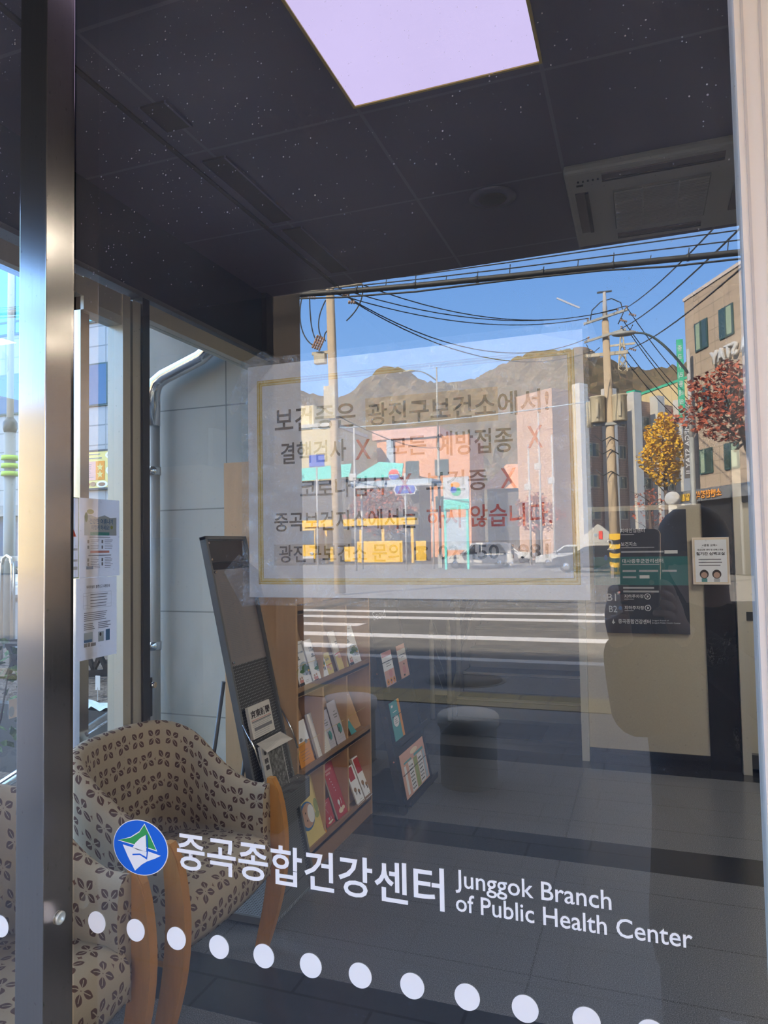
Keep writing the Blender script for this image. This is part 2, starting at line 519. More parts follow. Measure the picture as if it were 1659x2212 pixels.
M['hair'] = mat('dark_hair', (.012, .010, .010), .5, 0, .3, 60)
M['phone'] = mat('dark_grey_phone', (.045, .042, .04), .35, .1, .05)
M['phone_edge'] = mat('pale_phone_edge', (.62, .55, .46), .25, .8, .05)
M['lens'] = mat('lens_glass', (.008, .008, .012), .05, 0, .1)
M['orange_paper'] = mat('orange_print', (.70, .28, .03), .6, 0, .08)
M['yellow_paper'] = mat('yellow_print', (.72, .58, .20), .6, 0, .08)
M['peach_paper'] = mat('peach_print', (.66, .38, .30), .6, 0, .08)
M['lilac_paper'] = mat('lilac_print', (.55, .52, .60), .6, 0, .05)
M['red_paper'] = mat('red_cover', (.44, .035, .04), .5, 0, .06)
M['teal_paper'] = mat('teal_cover', (.08, .34, .36), .5, 0, .06)
M['leafprint'] = mat('green_print', (.05, .16, .04), .6, 0, .2, 60)
M['bluegrey'] = mat('blue_grey_print', (.38, .47, .56), .6, 0, .05)
M['olive_print'] = mat('olive_print', (.30, .36, .12), .6, 0, .1)

# ------------------------------------------------------------------ mesh helpers
class MB:
    def __init__(s):
        s.bm = bmesh.new()
        s.uv = s.bm.loops.layers.uv.new('UVMap')
    def box(s, x0, x1, y0, y1, z0, z1, R=None, bevel=0):
        vs_ = [Vector((x, y, z)) for x in (x0, x1) for y in (y0, y1) for z in (z0, z1)]
        if R is not None:
            vs_ = [R @ v for v in vs_]
        v = [s.bm.verts.new(a) for a in vs_]
        fs = [s.bm.faces.new([v[i] for i in q]) for q in ((0, 1, 3, 2), (4, 6, 7, 5), (0, 4, 5, 1), (2, 3, 7, 6), (0, 2, 6, 4), (1, 5, 7, 3))]
        if bevel:
            es = list({e for f in fs for e in f.edges})
            bmesh.ops.bevel(s.bm, geom=es, offset=bevel, segments=2, affect='EDGES', profile=.6)
        return s
    def ring(s, c, ax, r, n, up=None):
        ax = ax.normalized()
        a = Vector((0, 0, 1)) if abs(ax.z) < .95 else Vector((1, 0, 0))
        e1 = ax.cross(a).normalized()
        e2 = ax.cross(e1).normalized()
        return [s.bm.verts.new(c + e1 * r * math.cos(2 * PI * i / n) + e2 * r * math.sin(2 * PI * i / n)) for i in range(n)]
    def skin(s, rings, cap=True, smooth=True):
        for a, b in zip(rings, rings[1:]):
            n = len(a)
            for i in range(n):
                f = s.bm.faces.new((a[i], a[(i + 1) % n], b[(i + 1) % n], b[i]))
                f.smooth = smooth
        if cap:
            s.bm.faces.new(rings[0][::-1])
            s.bm.faces.new(rings[-1])
        return s
    def cyl(s, p0, p1, r0, r1=None, n=16):
        p0, p1 = Vector(p0), Vector(p1)
        r1 = r0 if r1 is None else r1
        return s.skin([s.ring(p0, p1 - p0, r0, n), s.ring(p1, p1 - p0, r1, n)])
    def tube(s, pts, r, n=8):
        pts = [Vector(p) for p in pts]
        rr = r if isinstance(r, (list, tuple)) else [r] * len(pts)
        rings = []
        e1 = None
        for i, p in enumerate(pts):
            d = (pts[min(i + 1, len(pts) - 1)] - pts[max(i - 1, 0)]).normalized()
            if e1 is None:
                a = Vector((0, 0, 1)) if abs(d.z) < .9 else Vector((1, 0, 0))
                e1 = d.cross(a).normalized()
            e1 = (e1 - d * e1.dot(d)).normalized()
            e2 = d.cross(e1)
            rings.append([s.bm.verts.new(p + (e1 * math.cos(2 * PI * k / n) + e2 * math.sin(2 * PI * k / n)) * rr[i]) for k in range(n)])
        return s.skin(rings)
    def lathe(s, c, prof, n=24, axis=(0, 0, 1)):
        c, axis = Vector(c), Vector(axis)
        return s.skin([s.ring(c + axis * z, axis, max(r, 1e-4), n) for r, z in prof])
    def prism(s, pts, vec, bevel=0):
        vec = Vector(vec)
        a = [s.bm.verts.new(Vector(p)) for p in pts]
        b = [s.bm.verts.new(Vector(p) + vec) for p in pts]
        n = len(a)
        fs = [s.bm.faces.new(a[::-1]), s.bm.faces.new(b)]
        fs += [s.bm.faces.new((a[i], a[(i + 1) % n], b[(i + 1) % n], b[i])) for i in range(n)]
        if bevel:
            es = list({e for f in fs[:2] for e in f.edges})
            bmesh.ops.bevel(s.bm, geom=es, offset=bevel, segments=2, affect='EDGES')
        return s
    def poly(s, pts):
        s.bm.faces.new([s.bm.verts.new(Vector(p)) for p in pts])
        return s
    def disc(s, c, e1, e2, rx, ry=None, n=32):
        c, e1, e2 = Vector(c), Vector(e1), Vector(e2)
        ry = rx if ry is None else ry
        return s.poly([c + e1 * rx * math.cos(2 * PI * i / n) + e2 * ry * math.sin(2 * PI * i / n) for i in range(n)])
    def grid(s, nu, nv, fn, closed_u=False, smooth=True):
        """fn(i, j) -> (Vector, (u, v))"""
        P = [[fn(i, j) for j in range(nv)] for i in range(nu)]
        V = [[s.bm.verts.new(P[i][j][0]) for j in range(nv)] for i in range(nu)]
        for i in range(nu - 1):
            for j in range(nv - 1):
                f = s.bm.faces.new((V[i][j], V[i + 1][j], V[i + 1][j + 1], V[i][j + 1]))
                f.smooth = smooth
                for lp, (a, b) in zip(f.loops, ((i, j), (i + 1, j), (i + 1, j + 1), (i, j + 1))):
                    lp[s.uv].uv = P[a][b][1]
        return s
    def ball(s, c, r, n=16, sc_=(1, 1, 1)):
        m_ = Matrix.Translation(Vector(c)) @ Matrix.Diagonal((sc_[0], sc_[1], sc_[2], 1))
        g = bmesh.ops.create_uvsphere(s.bm, u_segments=n, v_segments=max(6, n // 2), radius=r, matrix=m_)
        for v in g['verts']:
            for f in v.link_faces:
                f.smooth = True
        return s
    def build(s, name, m, parent=None, fix=True):
        if fix:
            bmesh.ops.recalc_face_normals(s.bm, faces=s.bm.faces)
        me = bpy.data.meshes.new(name)
        s.bm.to_mesh(me)
        s.bm.free()
        me.materials.append(M[m] if isinstance(m, str) else m)
        return link(name, me, parent)

def link(name, me, parent=None):
    o = bpy.data.objects.new(name, me)
    C.objects.link(o)
    if parent is not None:
        o.parent = parent
        if parent.parent is None and not parent.get('_local'):
            o.matrix_parent_inverse = Matrix.Translation(-parent.location)
    return o

def thing(name, label, cat, loc=(0, 0, 0), group=None, rz=None):
    o = bpy.data.objects.new(name, None)
    C.objects.link(o)
    o.empty_display_size = .1
    o.location = loc
    if rz is not None:
        o.rotation_euler = (0, 0, rz)
        o['_local'] = 1
    tag(o, label, cat, group)
    return o

def tag(o, label=None, cat=None, group=None, kind=None):
    if label: o['label'] = label
    if cat: o['category'] = cat
    if group: o['group'] = group
    if kind: o['kind'] = kind
    return o

def struct(o, label=None):
    o['kind'] = 'structure'
    if label: o['label'] = label
    return o

def dup(root, loc, label, rz=None):
    r = root.copy(); C.objects.link(r); r.location = loc; r['label'] = label
    if rz is not None: r.rotation_euler = (0, 0, rz)
    for ch in list(root.children):
        c = ch.copy(); C.objects.link(c); c.parent = r
        for g in ch.children:
            d = g.copy(); C.objects.link(d); d.parent = c
    return r

def text(name, body, parent, m, o, right, up, wd, ht, extrude=0.0, bold=0.0):
    """real lettering fitted to a box whose lower left corner is o"""
    cu = bpy.data.curves.new(name, 'FONT')
    cu.body = body
    cu.size = 1
    cu.offset = bold
    cu.resolution_u = 3
    tmp = bpy.data.objects.new('tmp', cu)
    C.objects.link(tmp)
    me = bpy.data.meshes.new_from_object(tmp)
    bpy.data.objects.remove(tmp)
    bpy.data.curves.remove(cu)
    xs = [v.co.x for v in me.vertices]; ys = [v.co.y for v in me.vertices]
    x0, x1, y0, y1 = min(xs), max(xs), min(ys), max(ys)
    o, right, up = Vector(o), Vector(right).normalized(), Vector(up).normalized()
    sx, sy_ = wd / (x1 - x0), ht / (y1 - y0)
    for v in me.vertices:
        v.co = o + right * ((v.co.x - x0) * sx) + up * ((v.co.y - y0) * sy_)
    if extrude:
        bm = bmesh.new(); bm.from_mesh(me)
        g = bmesh.ops.extrude_face_region(bm, geom=bm.faces[:])
        nrm = right.cross(up)
        for e in g['geom']:
            if isinstance(e, bmesh.types.BMVert): e.co += nrm * extrude
        bmesh.ops.recalc_face_normals(bm, faces=bm.faces)
        bm.to_mesh(me); bm.free()
    me.materials.append(M[m] if isinstance(m, str) else m)
    me.name = name
    return link(name, me, parent)

SPLIT = {'picture_print', 'icon_print', 'star', 'dish', 'food', 'emblem', 'face_print', 'body_print', 'floor_mark', 'block', 'column', 'floor_patch', 'white_patch', 'panel_print', 'figure_print', 'cloth_print', 'spoon_print', 'leaf_print', 'eye_print', 'person_print', 'tree_print', 'title', 'headline', 'logo', 'highlight'}

class Sheet:
    """a flat printed face: o is the lower left corner, everything printed on it is given in metres"""
    def __init__(s, o, right, up, parent):
        s.o, s.r, s.u, s.p = Vector(o), Vector(right).normalized(), Vector(up).normalized(), parent
        s.n = s.r.cross(s.u)
        s.k = 0
    def at(s, x, y, lift=0):
        return s.o + s.r * x + s.u * y + s.n * lift
    def rects(s, name, m, L, lift=.0006, parent=None):
        if name in SPLIT and len(L) > 1:
            return [s.rects(name, m, [q], lift, parent) for q in L]
        b = MB()
        for (x0, y0, x1, y1) in L:
            b.poly([s.at(x0, y0, lift), s.at(x1, y0, lift), s.at(x1, y1, lift), s.at(x0, y1, lift)])
        return b.build(name, m, parent or s.p, fix=False)
    def polys(s, name, m, L, lift=.0006, parent=None):
        if name in SPLIT and len(L) > 1:
            return [s.polys(name, m, [q], lift, parent) for q in L]
        b = MB()
        for P in L:
            b.poly([s.at(x, y, lift) for x, y in P])
        return b.build(name, m, parent or s.p, fix=False)
    def ell(s, name, m, L, lift=.0006, parent=None, n=28):
        if name in SPLIT and len(L) > 1:
            return [s.ell(name, m, [q], lift, parent, n) for q in L]
        b = MB()
        for (x, y, rx, ry) in L:
            b.disc(s.at(x, y, lift), s.r, s.u, rx, ry, n)
        return b.build(name, m, parent or s.p, fix=False)
    def slab(s, name, m, x0, y0, x1, y1, th, parent=None, back=True):
        b = MB()
        a = [s.at(x0, y0, -th), s.at(x1, y0, -th), s.at(x1, y1, -th), s.at(x0, y1, -th)]
        b.prism(a, s.n * th)
        return b.build(name, m, parent or s.p)
    def text(s, name, body, m, x, y, wd, ht, lift=.0008, bold=0.0, parent=None):
        return text(name, body, parent or s.p, m, s.at(x, y, lift), s.r, s.u, wd, ht, 0, bold)

def lines(x0, x1, y0, y1, n, th, seed=0, ragged=.3):
    """rows of illegible small print"""
    R = random.Random(seed)
    L = []
    for i in range(n):
        y = y1 - (y1 - y0) * i / max(1, n - 1)
        L.append((x0, y, x1 - (x1 - x0) * ragged * R.random(), y + th))
    return L

# ================================================================== the setting
Xm, Ym, Zm = Vector((1, 0, 0)), Vector((0, 1, 0)), Vector((0, 0, 1))

def sbox(name, m, *a, label=None, bevel=0, parent=None):
    o = MB().box(*a, bevel=bevel).build(name, m, parent)
    if parent is None: struct(o, label)
    return o

sbox('floor', 'floor', -1.97, 4.5, 0.0, 8.2, -.06, 0)
sbox('ground_paving', 'paving', -30, 40, -8.6, -.02, -.10, 0)
sbox('ground_road', 'asphalt', -400, 400, -700, 60, -.2, -.05)
sbox('ground_yard', 'paving', -30, -1.99, 0.0, 40, -.10, 0)
sbox('trim_kerb', 'kerb', -30, 40, -8.85, -8.6, -.1, .0)
# ceiling inside and the soffit of the porch outside
sbox('ceiling', 'ceiling', -1.93, 4.5, .04, 2.712, 2.95, 3.3)
sbox('ceiling_hall', 'dark_wall', -1.97, 4.5, 2.72, 8.2, 3.3, 3.5)
sbox('ceiling_soffit', 'soffit', -2.9, 5.2, -2.712, .03, 2.955, 3.3)
sbox('column_porch', 'granite_black', -3.42, -1.905, -3.05, -2.715, 0, 3.3)
sbox('wall_upper', 'stone', -3.02, 14, -.15, 14, 3.32, 7.5)
sbox('wall_back', 'dark_wall', -1.97, 4.5, 8.0, 8.2, 0, 3.3)
sbox('wall_right', 'dark_wall', 4.4, 4.5, .05, 8.0, 0, 3.3)
sbox('wall_left', 'dark_wall', -2.1, -1.97, 2.82, 8.0, 0, 3.3)
sbox('wall_front', 'stone', .42, 4.5, -.03, .04, 0, 2.95)
sbox('wall_outside', 'stone', -3.02, -2.1, 2.9, 3.1, 0, 3.32)
sbox('wall_outside_return', 'stone', -3.02, -2.92, 3.1, 6, 0, 3.32)

# groove along the dark ceiling with three slot diffusers
sbox('trim_ceiling', 'black', -1.512, -1.494, .1, 2.70, 2.944, 2.952)
for k, (y0, y1) in enumerate(((1.02, 1.16), (1.36, 1.89), (1.97, 2.50))):
    t = thing('slot_diffuser', ['short dark slot air vent in the ceiling nearest the front glass', 'long dark slot air vent in the middle of the ceiling strip',
                                'dark slot air vent at the far end of the ceiling strip'][k], 'ceiling vent', (-1.405, y0, 2.95), 'slot vents along the ceiling')
    MB().box(-1.45, -1.36, y0, y1, 2.943, 2.952).build('slot', 'black', t)
    for xa in (-1.458, -1.36): MB().box(xa, xa + .008, y0, y1, 2.94, 2.952).build('frame_strip', 'ceiling', t)

t = thing('ceiling_light', 'bright lilac-white square light panel in the dark ceiling', 'ceiling light', (-.524, .84, 2.95))
MB().box(-.81, -.236, .30, 1.25, 2.940, 2.947).build('light_panel', 'light', t)
b = MB()
for a in ((-.818, -.81, .29, 1.258), (-.236, -.228, .29, 1.258), (-.81, -.236, .29, .30), (-.81, -.236, 1.25, 1.258)):
    b.box(*a, 2.936, 2.952)
b.build('frame', 'gold', t)
for k, (x, y) in enumerate(((1.35, 1.25), (2.2, 3.4), (3.3, 3.4), (1.2, 3.4))):  # panels added out of view to brighten the interior
    tt = thing('ceiling_light', ['added fill light panel over the right part of the lobby', 'added fill light panel over the hall beyond the marble wall',
               'added fill light panel at the far right of the hall', 'added fill light panel in front of the marble wall'][k], 'ceiling light', (x, y, 2.95 if y < 2.7 else 3.3))
    z = 2.95 if y < 2.7 else 3.3
    MB().box(x - .3, x + .3, y - .3, y + .3, z - .012, z - .004).build('light_panel', 'fill_light', tt)
    b = MB()
    for a in ((x - .32, x - .3, y - .32, y + .32), (x + .3, x + .32, y - .32, y + .32), (x - .3, x + .3, y - .32, y - .3), (x - .3, x + .3, y + .3, y + .32)):
        b.box(*a, z - .016, z)
    b.build('frame', 'ac_white', tt)

# ceiling cassette
t = thing('air_conditioner', 'grey-white four-way ceiling air conditioner with a square grille', 'air conditioner', (.11, 2.24, 2.95))
MB().box(-.235, .455, 1.89, 2.59, 2.915, 2.952, bevel=.012).build('body', 'ac_white', t)
b = MB(); b.box(-.065, .285, 2.07, 2.42, 2.905, 2.918)
g = b.build('intake_grille', 'ac_grille', t)
b = MB()
for i in range(26):
    y = 2.075 + i * .0134
    b.box(-.06, .28, y, y + .004, 2.900, 2.906)
for x in (.045, .175): b.box(x - .002, x + .002, 2.07, 2.42, 2.900, 2.906)
b.build('louvers', 'ac_white', g)
for (x0, x1, y0, y1) in ((-.10, .32, 1.925, 1.975), (-.06, .28, 2.49, 2.53), (-.205, -.155, 2.05, 2.42), (.375, .425, 2.05, 2.42)):
    f = MB().box(x0, x1, y0, y1, 2.909, 2.918).build('air_outlet', 'ac_dark', t)
    if x1 - x0 > .1: MB().box(x0, x1, y1 - .014, y1, 2.906, 2.912).build('flap', 'black', f)
    else: MB().box(x1 - .014, x1, y0, y1, 2.906, 2.912).build('flap', 'black', f)
b = MB()
b.box(-.195, -.17, 1.985, 1.993, 2.911, 2.917)
b.build('indicator', 'black', t)
for i in range(6): MB().box(-.19 + i * .018, -.183 + i * .018, 1.955, 1.963, 2.911, 2.917).build('indicator_lamp', 'black', t)

t = thing('ceiling_vent', 'round flush vent disc in the dark ceiling beside the air conditioner', 'ceiling vent', (-.525, 2.02, 2.95))
MB().lathe((-.525, 2.02, 2.95), [(.088, 0), (.095, -.006), (.07, -.012)], 32).build('rim', 'ceiling', t)
MB().lathe((-.525, 2.02, 2.945), [(.066, 0), (.05, -.012), (.01, -.016)], 32).build('disc', 'black', t)

# ---------------- front glazing
def pane(name, m, x0, x1, y0, y1, z0, z1, face='-y', parent=None):
    b = MB().box(x0, x1, y0, y1, z0, z1)
    o = b.build(name, m, parent)
    o.data.materials.append(M['clear'])
    d = {'-y': (0, -1, 0), '+x': (1, 0, 0), '+y': (0, 1, 0)}[face]
    for p in o.data.polygons:
        p.material_index = 0 if p.normal.dot(Vector(d)) > .9 else 1
    return o
win1 = struct(pane('window_1', 'glass', -.745, .104, .0, .010, .06, 2.9), 'large front pane with white lettering and a taped notice')
b = MB()
b.box(.104, .135, -.012, .03, .0, 2.95)
b.build('window_frame', 'cream', win1)
b = MB()
for x in (.111, .127): b.box(x - .0012, x + .0012, -.0135, -.0115, .0, 2.95)
b.build('frame_groove', 'beige_trim', win1)
MB().box(.1355, .18, -.006, .03, 0, 2.95).build('frame_trim', 'beige_trim', win1)
MB().box(.180, .42, .0, .04, 0, 2.95).build('frame_side', 'dark_frame', win1)
b = MB(); b.box(-.745, .104, -.008, .03, 0, .06); b.box(-.745, .104, -.008, .03, 2.9, 2.955)
b.build('window_rail', 'steel_side', win1)
post = struct(MB().box(-.796, -.749, -.05, .002, 0, 2.955, bevel=.0012).build('trim_1', 'steel'), 'brushed steel post between the two front panes')
bo = MB().lathe((-.7492, -.022, 1.061), [(.0085, 0), (.0085, .003), (.006, .004), (.0045, .001), (.001, .001)], 20, (1, 0, 0))
bo.build('screw', 'steel_side', post)
win2 = struct(pane('window_2', 'glass', -1.93, -.797, -.048, -.040, .06, 2.9), 'front pane left of the steel post')
MB().box(-1.93, -.797, -.052, -.036, 0, .06).build('window_rail', 'steel_side', win2)
MB().box(-1.99, -1.93, -.052, .0, 0, 2.955).build('window_frame', 'steel_side', win2)

# ---------------- side glazing at x = -1.97
win3 = struct(pane('window_3', 'glass2', -1.976, -1.968, .0, 1.29, .3, 2.5, '+x'), 'side pane behind the first chair')
MB().box(-2.0, -1.93, .0, 1.30, 2.5, 2.57).build('window_rail', 'steel_side', win3)
MB().box(-2.0, -1.93, .0, 1.30, 0, .3).build('window_sill', 'steel_side', win3)
win4 = struct(pane('window_4', 'glass2', -1.976, -1.968, 1.345, 1.51, .3, 2.5, '+x'), 'narrow side pane covered by two taped leaflets')
MB().box(-2.0, -1.93, 1.30, 1.51, 2.45, 2.575).build('window_rail', 'steel_side', win4)
MB().box(-2.0, -1.93, 1.30, 1.51, 0, .3).build('window_sill', 'steel_side', win4)
MB().box(-2.0, -1.945, 1.30, 1.345, 0, 2.575).build('window_frame', 'chrome', win4)
MB().box(-2.0, -1.925, 1.508, 1.552, 0, 2.575).build('window_frame', 'steel_side', win4)
MB().box(-2.0, -1.95, 1.553, 1.578, 0, 2.575).build('gasket', 'grey_frame', win4)
MB().box(-2.0, -1.935, 1.579, 1.628, 0, 2.575).build('window_frame', 'steel_side', win4)
win5 = struct(pane('window_5', 'glass2', -1.976, -1.968, 1.672, 2.80, .3, 2.52, '+x'), 'side pane in front of the grey stone wall')
MB().box(-2.0, -1.925, 1.6285, 1.672, 0, 2.60).build('window_frame', 'dark_frame', win5)
MB().box(-2.0, -1.93, 1.672, 2.82, 2.52, 2.585).build('window_rail', 'steel_side', win5)
MB().box(-2.0, -1.93, 1.672, 2.82, 0, .3).build('window_sill', 'steel_side', win5)
MB().box(-2.0, -1.94, 2.75, 2.82, .3, 2.52).build('window_frame', 'steel_side', win5)
sbox('trim_2', 'grey_frame', -2.0, -1.925, .0, 2.82, 2.602, 2.622)
sbox('wall_transom', 'transom', -2.0, -1.93, .0, 2.712, 2.622, 2.95)
sbox('trim_3', 'dark_wall', -2.0, -1.9, 2.63, 2.82, 2.622, 3.3)
h = thing('door_latch', 'small metal latch on the dark post behind the leaflets', 'latch', (-1.95, 1.68, 1.2))
MB().box(-1.965, -1.935, 1.674, 1.70, .86, 1.02, bevel=.003).build('plate', 'dark_frame', h)
MB().cyl((-1.937, 1.688, .99), (-1.915, 1.692, .99), .013, .013).build('knob', 'chrome', h)

# ---------------- walls inside the lobby
sbox('wall_panel', 'beige_wall', -.40, .385, 4.56, 4.70, .09, 1.80)
sbox('wall_core', 'dark_wall', -.44, 1.4, 4.70, 6.4, 0, 3.3)
sbox('wall_over', 'dark_wall', -.44, 1.4, 4.57, 4.70, 1.80, 3.3)
sbox('wall_marble', 'marble', .385, .575, 4.55, 4.70, .0, 3.3)
sbox('baseboard_back', 'granite_black', -.40, .385, 4.55, 4.70, 0, .09)
sbox('trim_4', 'cream_paint', -.452, -.402, 4.52, 4.72, 0, 2.6)
d1 = struct(MB().box(.63, 1.3, 4.60, 4.70, .12, 2.1).build('door_1', 'steel_side'), 'steel lift door beside the black marble')
MB().box(.577, .63, 4.50, 4.70, 0, 2.15).build('door_frame', 'steel_side', d1)
MB().box(.63, 1.3, 4.55, 4.70, .03, .12).build('door_sill', 'dark_frame', d1)
MB().box(.63, 1.3, 4.595, 4.60, 1.0, 1.06).build('door_rail', 'dark_frame', d1)

# ================================================================== things on the front glass
DOTN = ['first white round dot right of the steel post on the front glass', 'second white round dot from the steel post, over a leg of the near chair',
        'third white round dot, over the wooden front leg of the farther chair', 'fourth white round dot, over the floor between the chair legs',
        'fifth white round dot, at the foot of the far chair leg', 'sixth white round dot, on the edge of the dark floor band',
        'seventh white round dot along the glass, over the dark floor band', 'eighth white round dot, below the English lettering',
        'ninth white round dot, left of the floor joint', 'tenth white round dot, on the floor joint line',
        'eleventh white round dot, near the bottom edge', 'last white round dot, cut by the bottom edge']
dot0 = None
for i in range(12):
    x = -.7058 + .06346 * i
    if dot0 is None:
        dot0 = MB().prism([(.0143 * math.cos(a * PI / 20), 0, .0143 * math.sin(a * PI / 20)) for a in range(40)], (0, -.0006, 0)).build('dot_sticker', 'white_vinyl')
        o = dot0
    else:
        o = dot0.copy(); C.objects.link(o)
    o.location = (x, -.0004, 1.0513)
    tag(o, DOTN[i], 'sticker', 'safety dots on the front glass')
o = dot0.copy(); C.objects.link(o); o.location = (-.823, -.0485, 1.0513)
tag(o, 'white round dot on the pane left of the steel post', 'sticker', 'safety dots on the front glass')

# health centre emblem and lettering
S = Sheet((-.677, -.0006, 1.124), Xm, Zm, None)
t = thing('emblem_sticker', 'round blue emblem with a green roof and white sail on the front glass', 'sticker', (-.6345, -.0006, 1.159))
S.p = t
S.ell('border', 'white_vinyl', [(.0425, .0347, .0437, .0357)], .0002, n=56)
S.ell('disc', 'blue_vinyl', [(.0425, .0347, .0425, .0347)], .0005, n=56)
def uvp(L):  # emblem drawn in a unit box of the crop 640..940 by 580..880
    return [((x - 640) / 300 * .085, (880 - y) / 300 * .0695) for x, y in L]
S.polys('green_edge', 'white_vinyl', [uvp([(815, 592), (785, 640), (735, 678), (662, 708), (762, 722), (830, 728), (886, 738), (850, 660)])], .0007)
S.polys('green_roof', 'green_vinyl', [uvp([(814, 600), (786, 646), (737, 682), (668, 705), (762, 716), (834, 722), (880, 731), (845, 660)])], .0009)
S.polys('sail', 'white_vinyl', [uvp([(822, 655), (792, 676), (765, 706), (748, 735), (780, 745), (826, 745)])], .0011)
S.polys('hull', 'white_vinyl', [uvp([(692, 726), (745, 734), (830, 748), (830, 742), (906, 757), (875, 777), (830, 800), (800, 822), (762, 862), (722, 790)])], .0011)
S.polys('wave', 'blue_vinyl', [uvp([(826, 650), (829, 742), (826, 776), (790, 762), (748, 770), (748, 778), (790, 770), (830, 790), (836, 742), (832, 655)])], .0013)

t = text('lettering', '중곡종합건강센터', None, 'white_vinyl', (-.577, -.0012, 1.1395), Xm, Zm, .3555, .0475, 0, .014)
tag(t, 'large white Korean lettering across the front glass beside the blue emblem', 'lettering')
t = thing('english_lettering', 'two lines of small white English lettering on the front glass', 'lettering', (-.208, -.0012, 1.141))
text('lettering_line', 'Junggok Branch', t, 'white_vinyl', (-.2085, -.0012, 1.1625), Xm, Zm, .166, .0255, 0, .008)
text('lettering_line', 'of Public Health Center', t, 'white_vinyl', (-.2085, -.0012, 1.1425), Xm, Zm, .2425, .0195, 0, .008)

# laminated notice behind the pane
t = thing('notice', 'laminated white A3 notice with gold border taped to the front glass', 'notice', (-.265, .012, 1.487))
S = Sheet((-.475, .0125, 1.487), Xm, Zm, t)
S.slab('paper', 'paper', 0, 0, .42, .297, .0006)
b = MB()
F = lambda x0, y0, x1, y1: [(x0, y0, x1, y0 + .0), ]
def frame_rects(x0, y0, x1, y1, w_):
    return [(x0, y0, x1, y0 + w_), (x0, y1 - w_, x1, y1), (x0, y0 + w_, x0 + w_, y1 - w_), (x1 - w_, y0 + w_, x1, y1 - w_)]
S.rects('border', 'gold', frame_rects(.0135, .0165, .4105, .2775, .0010) + frame_rects(.0160, .0190, .4080, .2750, .0022) + frame_rects(.0200, .0230, .4040, .2710, .0008), .0002)
S.rects('border_gap', 'gold_pale', frame_rects(.0145, .0175, .4095, .2765, .0014) + frame_rects(.0182, .0212, .4058, .2728, .0018), .0001)
S.rects('highlight', 'hl', [(.163, .203, .325, .242)], .0001)
S.rects('highlight', 'hl_grey', [(.036, .040, .380, .0665)], .0001)
def T(body, m, x0, x1, z0, z1):
    S.text('text_line', body, m, x0 + .475, z0 - 1.487, x1 - x0, z1 - z0, .0004, .014)
T('보건증은', 'ink', -.436, -.325, 1.695, 1.7265)
T('광진구보건소에서!', 'ink', -.309, -.093, 1.695, 1.7225)
T('결핵검사', 'ink', -.428, -.338, 1.6545, 1.682)
T('모든', 'ink', -.282, -.236, 1.6565, 1.679)
T('예방접종', 'ink', -.224, -.134, 1.653, 1.682)
T('코로나검사', 'ink', -.401, -.286, 1.610, 1.635)
T('보건증', 'ink', -.237, -.164, 1.6115, 1.636)
T('중곡보건지소에서는', 'ink', -.438, -.249, 1.5695, 1.594)
T('하지 않습니다.', 'ink_red', -.237, -.093, 1.569, 1.595)
T('광진구보건소 문의', 'ink', -.432, -.269, 1.5305, 1.5525)
T('02-450-1981', 'ink', -.224, -.098, 1.5325, 1.549)
for (x0, x1, z0, z1) in ((-.326, -.306, 1.655, 1.6795), (-.118, -.101, 1.656, 1.681), (-.273, -.254, 1.611, 1.635), (-.149, -.131, 1.6125, 1.635)):
    T('X', 'ink_red', x0, x1, z0, z1)
b = MB()
px, pz = -.4750, 1.487
ph = [(-.253, 1.5325), (-.237, 1.5325), (-.238, 1.5385), (-.2415, 1.5415), (-.2415, 1.5435), (-.237, 1.5435), (-.2365, 1.5465), (-.240, 1.5485), (-.250, 1.5485), (-.2535, 1.5465), (-.253, 1.5435), (-.2485, 1.5435), (-.2485, 1.5415), (-.252, 1.5385)]
S.polys('telephone_mark', 'ink', [[(x + .475, z - 1.487) for x, z in ph]], .0004)
lam = MB().box(-.484, -.049, .0108, .0116, 1.477, 1.793).build('laminate', 'film', t)
lam.data.materials.append(M['clear'])
for p in lam.data.polygons: p.material_index = 0 if p.normal.y < -.9 else 1
for k, (pts, lab) in enumerate((
        ([(-.506, 1.738), (-.497, 1.722), (-.472, 1.75), (-.43, 1.79), (-.452, 1.803), (-.475, 1.792)], 'clear tape at the top left corner of the notice'),
        ([(-.10, 1.783), (-.062, 1.772), (-.043, 1.74), (-.035, 1.76), (-.047, 1.797), (-.095, 1.799)], 'clear tape at the top right corner of the notice'),
        ([(-.512, 1.52), (-.489, 1.542), (-.462, 1.522), (-.452, 1.48), (-.484, 1.474)], 'crumpled clear tape at the bottom left corner of the notice'),
        ([(-.085, 1.468), (-.06, 1.455), (-.022, 1.475), (-.03, 1.53), (-.05, 1.52), (-.055, 1.485)], 'crumpled clear tape at the bottom right corner of the notice'))):
    o = MB().prism([(x, .0112, z) for x, z in pts], (0, -.0006, 0)).build('tape_piece', 'tape')
    tag(o, lab, 'tape', 'tape holding the notice')
o = MB().prism([(-.0805, -.0003, 1.817), (-.0795, -.0003, 1.8185), (-.0555, -.0003, 1.8045), (-.0565, -.0003, 1.803)], (0, -.0003, 0)).build('scratch', 'ink_white')
tag(o, 'thin pale scratch on the glass above the notice', 'scratch')

